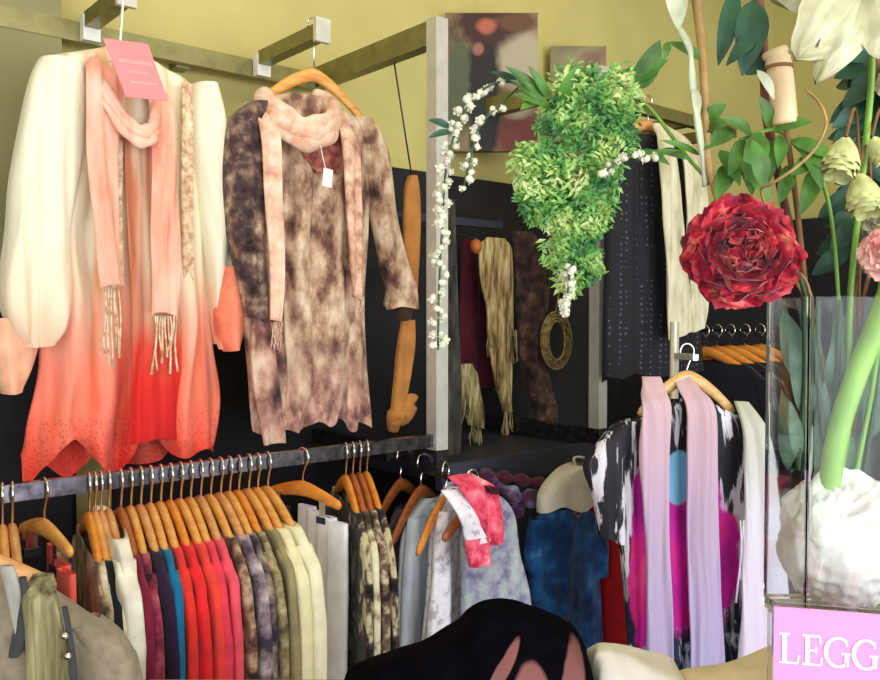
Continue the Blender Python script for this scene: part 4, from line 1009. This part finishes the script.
outer = [rring(vx0, vx1, vy0, vy1, z) for z in (ZV, ZV + .1, ZR)]
inner = [rring(vx0 + vt, vx1 - vt, vy0 + vt, vy1 - vt, z, .003) for z in (ZR, ZV + .1, ZV + .012)]
b.grid(outer + inner, True)
nr = len(outer[0]); b.f.append(tuple(range(nr))); b.f.append(tuple(range(5 * nr, 6 * nr)))
b.build('glass_body', m_glass, vs_, smooth=False)
# crumpled tissue in the vase
m_tis = fab('cream_tissue', 'F6EFE8', .05, bumps=.6, stops=[(.35, 'EFDAD6'), (.5, 'F6F0E8'), (.7, 'FBF8F2')], pscale=25)
vcx, vcy = (vx0 + vx1) / 2, (vy0 + vy1) / 2
rows = []
for i in range(65):
    t = i / 64; ph = PI * t; row = []
    for j in range(96):
        g = 2 * PI * j / 96
        d = V((math.sin(ph) * math.cos(g), math.sin(ph) * math.sin(g), math.cos(ph)))
        k = 1 + .10 * nz(*(d * 2.6)) + .13 * (.5 - abs(nz(*(d * 5 + V((3, 1, 0)))))) - .05 * abs(nz(*(d * 13))) - .04 + .10 * max(0, d.z) * math.cos(2 * g)
        q = V((d.x * .062, d.y * .05, d.z * .066)) * k
        q.x = max(-.0545, min(.0545, q.x)); q.y = max(-.0475, min(.0475, q.y)); q.z = max(-.066, q.z)
        row.append(q + V((vcx, vcy, ZV + .080)))
    rows.append(row)
b = B(); b.grid(rows, True); tag(b.build('tissue_ball', m_tis, org=(vcx, vcy, ZV + .013)), 'crumpled cream tissue filling the bottom of the glass vase', 'tissue')

# ------------------------------------------------------------------ flowers
m_stem = plain('green_stem', '6E9A3A', .5, var=.2)
m_lime = plain('lime_stem', '8CB848', .45, var=.15, scale=20)
m_dstem = plain('dark_stem', '2E4A2C', .6, var=.2)
m_brstem = plain('brown_twig', '7A5230', .7, var=.25, scale=40, bumps=.3)
m_tanstem = plain('tan_twig', 'A88652', .7, var=.2, scale=40, bumps=.3)
m_leafd = plain('dark_leaf', '1E4630', .5, var=.3, scale=30)
m_leaf = plain('green_leaf', '456F28', .5, var=.3, scale=30)
m_leafy = plain('yellow_green_leaf', '8CA83C', .5, var=.25, scale=30)
m_leafp = plain('pale_leaf', 'C2C8A8', .6, var=.15, scale=30)
def leaf(b, p, q, width, bend=.25, up=None, n=8, twist=0.0):
    p, q = V(p), V(q); t = (q - p); L = t.length; t.normalize()
    up = up or V((0, -1, .3)); side = t.cross(up).normalized(); nn = side.cross(t).normalized()
    rows = []
    for i in range(n + 1):
        u = i / n; w = width / 2 * (math.sin(PI * u ** .8) ** .8 + .03)
        c = p.lerp(q, u) + nn * (bend * L * math.sin(PI * u) * .5)
        rows.append([c + side * (w * k) + nn * (-abs(k) * w * -.25) for k in (-1, -.5, 0, .5, 1)])
    b.grid(rows)
def petal(b, M, L, Wd, cup, ruffle, seed, nu=8, nv=8):
    """petal along +z, opening towards +x; fan shaped with a rounded frilled edge"""
    rows = []
    for i in range(nv + 1):
        v = i / nv
        w = Wd * math.sin(PI * min(.5, .09 + .62 * v)) * math.sqrt(max(0, 1 - .6 * max(0, (v - .72) / .28) ** 2))
        row = []
        for j in range(nu + 1):
            u = -1 + 2 * j / nu
            x = cup * L * v * v - .4 * w * u * u + ruffle * L * v * v * nz(u * 2.6, v * 1.8, seed)
            row.append(M @ V((x, u * w, L * v * (1 - .13 * u * u) + ruffle * .25 * L * v * nz(u * 4, seed, 2))))
        rows.append(row)
    b.grid(rows)
def frame_to(direction, loc, roll=0.0):
    z = V(direction).normalized(); q = z.to_track_quat('Z', 'Y')
    return Matrix.Translation(loc) @ q.to_matrix().to_4x4() @ Matrix.Rotation(roll, 4, 'Z')
def ruffled_head(b, c, direction, R, n, seed):
    Mx = frame_to(direction, c); rnd = random.Random(seed)
    for i in range(n):
        f = i / n; g = i * 2.39996 + rnd.uniform(-.2, .2)
        tilt = math.radians(4 + 112 * f ** .8 + rnd.uniform(-8, 8)); L = R * (.42 + .58 * f ** .6) * rnd.uniform(.9, 1.1)
        M2 = Mx @ Matrix.Translation((0, 0, -.25 * R)) @ Matrix.Rotation(g, 4, 'Z') @ Matrix.Rotation(tilt, 4, 'Y')
        petal(b, M2, L, R * (.30 + .26 * f), -.45 + .40 * f, .34, seed + i * 1.7, 10, 9)
FY = .77
# red peony
m_pet, nt, bs = newmat('crimson_petal')
vec = coords(nt); col = ramp(nt, [(.32, '5A0518'), (.46, 'A60A30'), (.57, 'CC2238'), (.68, 'EE8A76')], noi(nt, vec, 45, 3, .6, .5)); nt.links.new(col, bs.inputs['Base Color']); bs.inputs['Roughness'].default_value = .55; bs.inputs['Sheen Weight'].default_value = .2
c = P(743, 252, FY)
fl = thing('red_peony', 'large ruffled red peony in front of the hanging clothes', 'flower', c)
b = B(); ruffled_head(b, c, (-.15, -1, .12), .054, 70, 3); b.build('bloom', m_pet, fl)
b = B(); b.tube(curve([c + V((.01, .022, -.01)), P(775, 285, .82), P(792, 268, .84), P(806, 300, .85), P(822, 420, .84), P(830, 500, .835)], 40), .0026, 8); b.build('stem', m_dstem, fl)
b = B(); leaf(b, P(762, 185, .8), P(752, 140, .8), .018); leaf(b, P(770, 200, .81), P(735, 160, .82), .016); leaf(b, P(780, 290, .83), P(760, 268, .82), .014)
b.build('leaves', m_leaf, fl)
# white lily
m_lil, nt, bs = newmat('lily_petal'); vec = coords(nt)
nt.links.new(ramp(nt, [(.3, 'A8A478'), (.6, 'C6C2A2')], noi(nt, vec, 25, 2)), bs.inputs['Base Color']); bs.inputs['Roughness'].default_value = .5
LC = P(862, -12, .72)
fl = thing('white_lily', 'big creamy white lily at the top right', 'flower', LC)
def lilypetal(tip, wid, bend, seed):
    b = B(); p = LC; q = tip; t = (q - p); L = t.length; t.normalize(); view = V((0, -1, 0)); side = t.cross(view).normalized(); nn = side.cross(t).normalized()
    if nn.y > 0: nn = -nn
    rows = []
    for i in range(15):
        u = i / 14; w = wid * (math.sin(PI * min(1, .1 + .9 * u ** .85)) ** .75)
        c_ = p.lerp(q, u) + nn * (bend * math.sin(PI * u * .9))
        rows.append([c_ + side * (w * k) + nn * (.22 * w * (k * k) * -1 + .009 * (.3 + u) * nz(u * 5, k * 3, seed) + .16 * w * (1 if abs(k) < .1 else 0) + .05 * w * math.cos(k * 12)) for k in [x_ / 5 for x_ in range(-5, 6)]])
    b.grid(rows); b.build('petal', m_lil, fl)
lilypetal(P(794, 62, .70), .034, .012, 1); lilypetal(P(813, 86, .705), .022, .016, 2); lilypetal(P(876, 62, .70), .024, .012, 3); lilypetal(P(766, -6, .72), .028, .01, 4); lilypetal(P(940, 20, .71), .026, .01, 5); lilypetal(P(850, -100, .73), .028, .01, 6)
b = B()
for k in range(6):
    q = LC + V((.012 * math.cos(k), -.03, .012 * math.sin(k) - .006)); b.tube([LC, q], .0008, 5); b.tube([q + V((-.004, 0, 0)), q + V((.004, 0, .001))], .0015, 5)
b.build('stamens', m_leafy, fl)
b = B(); b.tube(curve([LC + V((0, .006, 0)), P(872, 60, .79), P(862, 180, .82), P(850, 300, .85), P(848, 420, .85), P(838, 490, .84)], 40), .003, 8); b.build('stem', m_stem, fl)
# lime amaryllis stem
fl = thing('amaryllis_stem', 'thick bright green flower stem leaning inside the vase', 'stem', P(826, 494, .83))
b = B(); b.tube(curve([P(828, 492, .83), P(838, 430, .835), P(858, 370, .84), P(884, 305, .85), P(905, 240, .85), P(915, 100, .85)], 40), .0105, 16); b.build('stalk', m_lime, fl)
b = B(); ruffled_head(b, P(915, 90, .85), (.2, -1, .6), .04, 24, 8); b.build('bloom', m_lil, fl)
# pink rose at the right edge
m_pnk, nt, bs = newmat('pink_rose_petal'); vec = coords(nt)
nt.links.new(ramp(nt, [(.3, 'E08A84'), (.6, 'F6C4B4')], noi(nt, vec, 40, 2)), bs.inputs['Base Color']); bs.inputs['Roughness'].default_value = .6
c = P(892, 252, .80)
fl = thing('pink_rose', 'pale pink rose cut by the right edge', 'flower', c)
b = B(); ruffled_head(b, c, (-.5, -1, .1), .030, 36, 21); b.build('bloom', m_pnk, fl)
b = B(); b.tube(curve([c + V((.006, .012, 0)), P(884, 300, .84), P(870, 400, .85), P(852, 488, .85)], 30), .0024, 8); b.build('stem', m_stem, fl)
c = P(878, 222, .83)
fl = thing('cream_rose', 'small cream rosebud above the pink rose', 'flower', c)
b = B(); ruffled_head(b, c, (-.4, -1, .2), .016, 20, 22); b.build('bloom', m_lil, fl)
b = B(); b.tube(curve([c + V((.003, .008, 0)), P(880, 290, .86), P(868, 400, .86), P(856, 480, .86)], 30), .002, 8); b.build('stem', m_stem, fl)
# hops
m_hop = plain('hop_cone', 'C2C684', .6, var=.15, scale=60)
def hop(b, c, d, L, R, seed):
    Mx = frame_to(d, c); rnd = random.Random(seed); n = 44
    for i in range(n):
        f = i / (n - 1); g = i * 2.39996; z = L * (1 - f * .92)
        r = R * math.sin(PI * min(1, .12 + .8 * f)) ** .7
        M2 = Mx @ Matrix.Translation((r * .5 * math.cos(g), r * .5 * math.sin(g), z * .8)) @ Matrix.Rotation(g, 4, 'Z') @ Matrix.Rotation(math.radians(38), 4, 'Y')
        petal(b, M2, R * .95, R * .42, -.25, .08, seed + i, 4, 4)
for k, (x, y, d, lab) in enumerate(((846, 152, (-.3, -.3, -1), 'upper pale green hop cone beside the lily'), (858, 188, (.1, -.3, -1), 'lower pale green hop cone above the pink rose'), (872, 152, (.4, -.2, -1), 'small pale hop cone at the right edge'))):
    Yh = .775 + .012 * k
    c = P(x, y - 16, Yh); fl = thing('hop_cone', lab, 'hop', c, 0, 'hop cones in the arrangement')
    b = B(); hop(b, c, d, .034 if k < 2 else .022, .019 if k < 2 else .013, 30 + k * 50); b.build('cone', m_hop, fl)
    b = B(); b.tube(curve([c, P(x + 10, y - 40, .82), P(x + 14, y + 60, .86), P(858, 330, .868), P(848 + k * 4, 470, .868)], 30), .0015, 7); b.build('stem', m_brstem, fl)
# cream bamboo tube, brown stalk, tendril, branches
m_bam = plain('cream_bamboo', 'E2C49A', .5, var=.08, scale=20)
fl = thing('bamboo_stalk', 'thick cream bamboo stalk with a dark joint near the lily', 'stalk', P(783, 120, .84))
b = B(); b.tube(curve([P(774, 50, .84), P(778, 62, .84), P(779, 67, .84), P(780, 72, .84), P(783, 100, .84), P(785, 124, .84)], 24), [.011, .0125, .0125, .0105, .0125] + [.012] * 19 + [.0115], 16); b.build('stalk', m_bam, fl)
b = B(); b.tube([P(779, 66, .84), P(779, 69.5, .84)], .0135, 16); b.build('joint', m_brstem, fl)
b = B(); b.tube(curve([P(785, 122, .84), P(796, 200, .855), P(806, 290, .872), P(820, 400, .872), P(832, 480, .868)], 30), .003, 8); b.build('stem', m_brstem, fl)
fl = thing('brown_branch', 'dark reddish brown branch behind the cream bamboo stalk', 'branch', P(764, 120, .865))
b = B(); b.tube(curve([P(752, -40, .865), P(760, 20, .865), P(765, 80, .865), P(768, 124, .865), P(790, 230, .872), P(812, 330, .877), P(826, 470, .877)], 40), [.0062 - .003 * i / 40 for i in range(41)], 10); b.build('wood', plain('reddish_bark', '6A3A26', .7, var=.25, scale=40, bumps=.4), fl)
b = B(); leaf(b, P(758, 30, .855), P(726, 66, .84), .016, .1); leaf(b, P(754, 0, .86), P(742, 76, .85), .032, .15); leaf(b, P(735, -10, .86), P(718, 66, .85), .020, .1); leaf(b, P(764, 60, .85), P(745, 75, .85), .018, .1); b.build('leaves', m_leafd, fl)
fl = thing('tan_branch', 'slender tan branch rising left of the dark leaves', 'branch', P(706, 180, .83))
b = B(); b.tube(curve([P(690, -40, .83), P(700, 30, .83), P(704, 80, .83), P(706, 130, .83), P(712, 180, .835), P(740, 250, .865), P(800, 285, .87), P(818, 380, .87), P(830, 480, .872)], 50), [.0048 - .0024 * i / 50 for i in range(51)], 9); b.build('wood', m_tanstem, fl)
b = B(); leaf(b, P(704, 60, .83), P(668, 42, .82), .012, .1); leaf(b, P(706, 120, .83), P(726, 104, .82), .014); leaf(b, P(707, 130, .83), P(728, 124, .81), .016); leaf(b, P(668, 42, .82), P(664, 60, .82), .008); b.build('leaves', m_leaf, fl)
fl = thing('white_vine', 'pale trailing vine crossing the tan branch', 'vine', P(690, 60, .815))
b = B(); b.tube(curve([P(670, -20, .81), P(676, 20, .81), P(690, 50, .812), P(693, 90, .815), P(699, 130, .82), P(706, 185, .842)], 40), [.0032 + .0028 * abs(math.sin(i * .35)) for i in range(41)], 8, flat=.5); b.build('vine_stem', m_leafp, fl)
b = B(); leaf(b, P(672, -15, .81), P(678, 30, .80), .02, .2); leaf(b, P(694, 88, .812), P(697, 120, .80), .009, .2); leaf(b, P(757, 70, .80), P(774, 100, .80), .010, .2); b.build('leaves', m_leafp, fl)
fl = thing('curly_tendril', 'thin curling beige tendril below the white lily', 'tendril', P(770, 184, .76))
b = B(); b.tube(curve([P(806, 90, .77), P(820, 104, .765), P(826, 125, .76), P(814, 150, .76), P(795, 168, .76), P(772, 184, .77), P(762, 196, .80), P(790, 262, .85), P(812, 300, .868), P(836, 470, .862)], 60), .0014, 7); b.build('vine_stem', m_tanstem, fl)
# mid leaves
lv = thing('leafy_sprig', 'fresh green leafy sprig behind the red peony', 'sprig', P(770, 150, .84))
b = B(); b.tube(curve([P(740, 140, .845), P(775, 130, .85), P(800, 150, .855), P(822, 180, .86), P(836, 260, .87), P(846, 470, .872)], 40), .002, 7); b.build('stem', m_stem, lv)
b = B()
for (x0, y0, x1, y1, w) in ((800, 150, 842, 178, .018), (790, 140, 835, 160, .016), (775, 128, 812, 122, .014), (760, 132, 746, 186, .024), (752, 135, 722, 118, .014), (745, 140, 728, 176, .018), (780, 135, 778, 168, .014), (770, 128, 758, 96, .016), (812, 160, 790, 176, .016), (770, 140, 764, 190, .016), (735, 130, 700, 150, .016), (728, 165, 716, 200, .018), (742, 150, 752, 196, .018), (800, 140, 822, 190, .018), (815, 170, 800, 215, .018), (790, 165, 778, 205, .016), (720, 150, 740, 186, .016)):
    leaf(b, P(x0, y0, .845), P(x1, y1, .825), w, .15)
b.build('leaves', m_leaf, lv)
lv = thing('dark_foliage_branch', 'dark green foliage branch at the right edge under the lily', 'branch', P(870, 110, .88))
b = B(); b.tube(curve([P(885, 10, .88), P(872, 100, .88), P(862, 210, .88), P(852, 320, .879), P(842, 470, .879)], 40), .003, 8); b.build('stem', m_brstem, lv)
b = B(); rnd = random.Random(5)
for k in range(64):
    y = 30 + k * 3.6; x = 875 - k * .4; sgn = 1 if k % 2 else -1
    leaf(b, P(x, y, .88), P(x + sgn * rnd.uniform(18, 40), y + rnd.uniform(5, 30), 0.885 + rnd.uniform(-.01, .03)), .020, .1, up=V((rnd.uniform(-.5, .5), -1, .3)))
b.build('leaves', m_leafd, lv)
lv = thing('vase_greenery', 'dull green leaves and stems pressed inside the glass vase', 'foliage', P(800, 420, .84))
b = B()
for k, (x0, y0, x1, y1, Y) in enumerate(((806, 300, 800, 470, .84), (818, 300, 806, 480, .86), (840, 300, 822, 488, .855), (812, 330, 820, 486, .87), (880, 300, 862, 480, .87), (868, 320, 846, 486, .868))):
    b.tube(curve([P(x0, y0, Y), P((x0 + x1) / 2 + 4, (y0 + y1) / 2, Y), P(x1, y1, Y)], 16), .0026, 8)
b.build('stems', m_dstem, lv)
b = B()
for (x0, y0, x1, y1, w, Y) in ((808, 420, 792, 340, .02, .845), (800, 460, 792, 400, .014, .84), (830, 400, 836, 330, .02, .86), (815, 470, 824, 380, .016, .85), (850, 420, 870, 340, .018, .865), (850, 480, 838, 410, .016, .86), (800, 380, 785, 310, .028, .87), (822, 430, 806, 330, .03, .875), (846, 400, 836, 305, .03, .878), (868, 440, 880, 340, .03, .878), (790, 470, 784, 390, .02, .87)):
    leaf(b, P(x0, y0, Y), P(x1, y1, Y), w, .1)
b.build('leaves', plain('dull_leaf', '567058', .5, var=.25, scale=30), lv)

# green trailing foliage
m_fol, nt, bs = newmat('trailing_foliage')
vec = coords(nt); nt.links.new(ramp(nt, [(.32, '2C6434'), (.45, '5E9A48'), (.56, '9CC064'), (.7, 'E0E8A8')], noi(nt, vec, 30, 2)), bs.inputs['Base Color']); bs.inputs['Roughness'].default_value = .5
lv = thing('trailing_foliage', 'bright green trailing foliage cluster hanging before the second post', 'foliage', P(600, 120, .86))
b = B(); b.tube(curve([P(575, 290, .83), P(560, 240, .82), P(550, 190, .82), P(570, 140, .83), P(590, 100, .84), P(640, 100, .85), P(690, 160, .86), P(740, 215, .87), P(800, 285, .874), P(820, 380, .876), P(835, 470, .875)], 60), .002, 7)
b.build('stem', m_stem, lv)
b = B(); rnd = random.Random(11)
clus = [(535, 160, 26, 20), (618, 130, 22, 30), (545, 205, 26, 22), (605, 190, 12, 30), (575, 85, 28, 26), (600, 105, 30, 30), (560, 120, 24, 24), (590, 140, 30, 26), (620, 95, 18, 34), (545, 165, 30, 24), (570, 175, 34, 26), (560, 205, 34, 26), (580, 225, 28, 24), (565, 250, 24, 22), (588, 262, 14, 22), (530, 185, 16, 20), (605, 165, 18, 22), (570, 280, 12, 16), (592, 200, 14, 26)]
for (x, y, rx, ry) in clus:
    for k in range(360):
        while True:
            u, v, w_ = rnd.uniform(-1, 1), rnd.uniform(-1, 1), rnd.uniform(-1, 1)
            if u * u + v * v + w_ * w_ < 1: break
        p = P(x + u * rx, y + v * ry, .83 + w_ * .025)
        d = V((rnd.uniform(-1, 1), rnd.uniform(-1, .3), rnd.uniform(-1, .6))).normalized() * rnd.uniform(.006, .012)
        leaf(b, p, p + d, rnd.uniform(.0026, .0046), .2, up=V((rnd.uniform(-.6, .6), -1, rnd.uniform(-.2, .8))), n=2)
b.build('foliage', m_fol, lv)
b = B()
for (x0, y0, x1, y1, w) in ((545, 100, 505, 66, .012), (545, 102, 510, 80, .012), (550, 105, 512, 95, .012), (548, 98, 528, 66, .010), (540, 100, 520, 110, .010), (560, 105, 575, 66, .012)):
    leaf(b, P(x0, y0, .82), P(x1, y1, .80), w, .12)
for (x0, y0, x1, y1, w) in ((638, 90, 660, 40, .022), (635, 80, 668, 60, .016), (640, 150, 670, 165, .01), (635, 160, 680, 150, .008), (660, 150, 690, 160, .01), (700, 155, 660, 140, .008)):
    leaf(b, P(x0, y0, .84), P(x1, y1, .82), w, .12)
b.build('large_leaves', m_leaf, lv)
# white blossoms
m_blo = plain('white_blossom', 'CFCDB6', .6, var=.06, scale=80)
b = B(); b.lathe([(.0004, -.0052), (.0030, -.0046), (.0046, -.0020), (.0048, .0010), (.0036, .0040), (.0022, .0052), (.0006, .0050)], None, 10)
for k in range(5):
    a = 2 * PI * k / 5; petal(b, Matrix.Translation((.0026 * math.cos(a), .0026 * math.sin(a), .001)) @ Matrix.Rotation(a, 4, 'Z') @ Matrix.Rotation(.6, 4, 'Y'), .0055, .0026, .2, .1, k, 3, 3)
bl_proto = b.local('blossom', m_blo, None)
def blossoms(parent, pts, step, spread, seed, size=1.0):
    rnd = random.Random(seed); acc = 0; prev = pts[0]; cnt = 0
    for q in pts[1:]:
        acc += (q - prev).length; prev = q
        if acc >= step:
            acc = 0
            o = bl_proto.copy(); C.objects.link(o); o.parent = parent
            o.location = q + V((rnd.uniform(-spread, spread), rnd.uniform(-spread, spread), rnd.uniform(-.002, .002))) - parent_world(parent)
            o.rotation_euler = (rnd.uniform(-1, 1) + PI * .6, rnd.uniform(-1, 1), rnd.uniform(0, 6)); k = size * rnd.uniform(.8, 1.2); o.scale = (k, k, k); cnt += 1
    return cnt
gl = thing('blossom_garland', 'arching spray of small white blossoms hanging beside the first post', 'flower', P(440, 340, .82))
st1 = curve([P(640, 100, .848), P(590, 102, .838), P(545, 100, .83), P(510, 82, .822), P(480, 92, .82), P(458, 125, .82), P(446, 170, .82), P(442, 230, .82), P(439, 290, .82), P(438, 350, .82)], 220)
b = B(); b.tube(st1, .0011, 6); b.build('stem', m_dstem, gl); 
b = B(); st2 = curve([P(520, 86, .825), P(492, 112, .81), P(478, 130, .808), P(470, 160, .806), P(464, 186, .806)], 90); b.tube(st2, .001, 6); b.build('side_stem', m_dstem, gl)
blossoms(gl, st1[72:], .0058, .0062, 1, .72); blossoms(gl, st1[90:], .0085, .0065, 6, .66); blossoms(gl, st2[14:], .0056, .005, 2, .66)
b = B(); leaf(b, P(450, 128, .82), P(428, 120, .815), .008); leaf(b, P(452, 132, .82), P(428, 138, .815), .007); leaf(b, P(520, 86, .82), P(490, 72, .81), .009); b.build('leaves', m_leafd, gl)
gl = thing('blossom_sprig', 'short sprig of white blossoms below the green foliage', 'flower', P(567, 300, .80))
s3 = curve([P(570, 262, .80), P(569, 280, .797), P(567, 300, .797), P(566, 316, .797)], 50); b = B(); b.tube(s3, .001, 6); b.build('stem', m_dstem, gl); blossoms(gl, s3, .0024, .0045, 3, .66)
gl = thing('blossom_sprig', 'short sprig of white blossoms right of the green foliage', 'flower', P(620, 160, .81))
s3 = curve([P(600, 178, .80), P(612, 166, .80), P(628, 156, .80), P(640, 154, .805), P(652, 160, .82)], 50); b = B(); b.tube(s3, .001, 6); b.build('stem', m_dstem, gl); blossoms(gl, s3, .0046, .005, 4, .68)
bpy.data.objects.remove(bl_proto)

# ------------------------------------------------------------------ light
def area(name, loc, target, size, power, color, size_y=None):
    l = bpy.data.lights.new(name, 'AREA'); l.energy = power; l.color = color; l.size = size
    if size_y: l.shape = 'RECTANGLE'; l.size_y = size_y
    o = bpy.data.objects.new(name, l); C.objects.link(o); o.location = loc
    o.rotation_euler = (V(target) - V(loc)).to_track_quat('-Z', 'Y').to_euler(); return o
area('window_and_fill_light', W(-.3, OB - .06, 1.55), W(-.3, 0, 1.35), 3.0, 88, (.95, .97, 1.0), 1.7)
area('window_and_fill_light', W(SA + .05, 2.2, 1.6), W(0, .4, 1.3), 1.7, 27, (.95, .97, 1.0), 1.75)  # fill light added at the unseen side window, brightens from behind left
area('ceiling_lamp', W(-.55, 1.05, CH - .03), W(-.5, .1, 1.7),   .4, 6, (1, .88, .66))
area('ceiling_lamp', W(.5, 1.15, CH - .03), W(.6, .1, 2.0), .4, 5, (1, .86, .62))
w = bpy.data.worlds.new('world'); bpy.context.scene.world = w; w.use_nodes = True
w.node_tree.nodes['Background'].inputs[0].default_value = (.75, .85, 1, 1); w.node_tree.nodes['Background'].inputs[1].default_value = 1.0
vs = bpy.context.scene.view_settings
vs.view_transform = 'Standard'; vs.look = 'None'; vs.exposure = 0.0; vs.gamma = 1.0
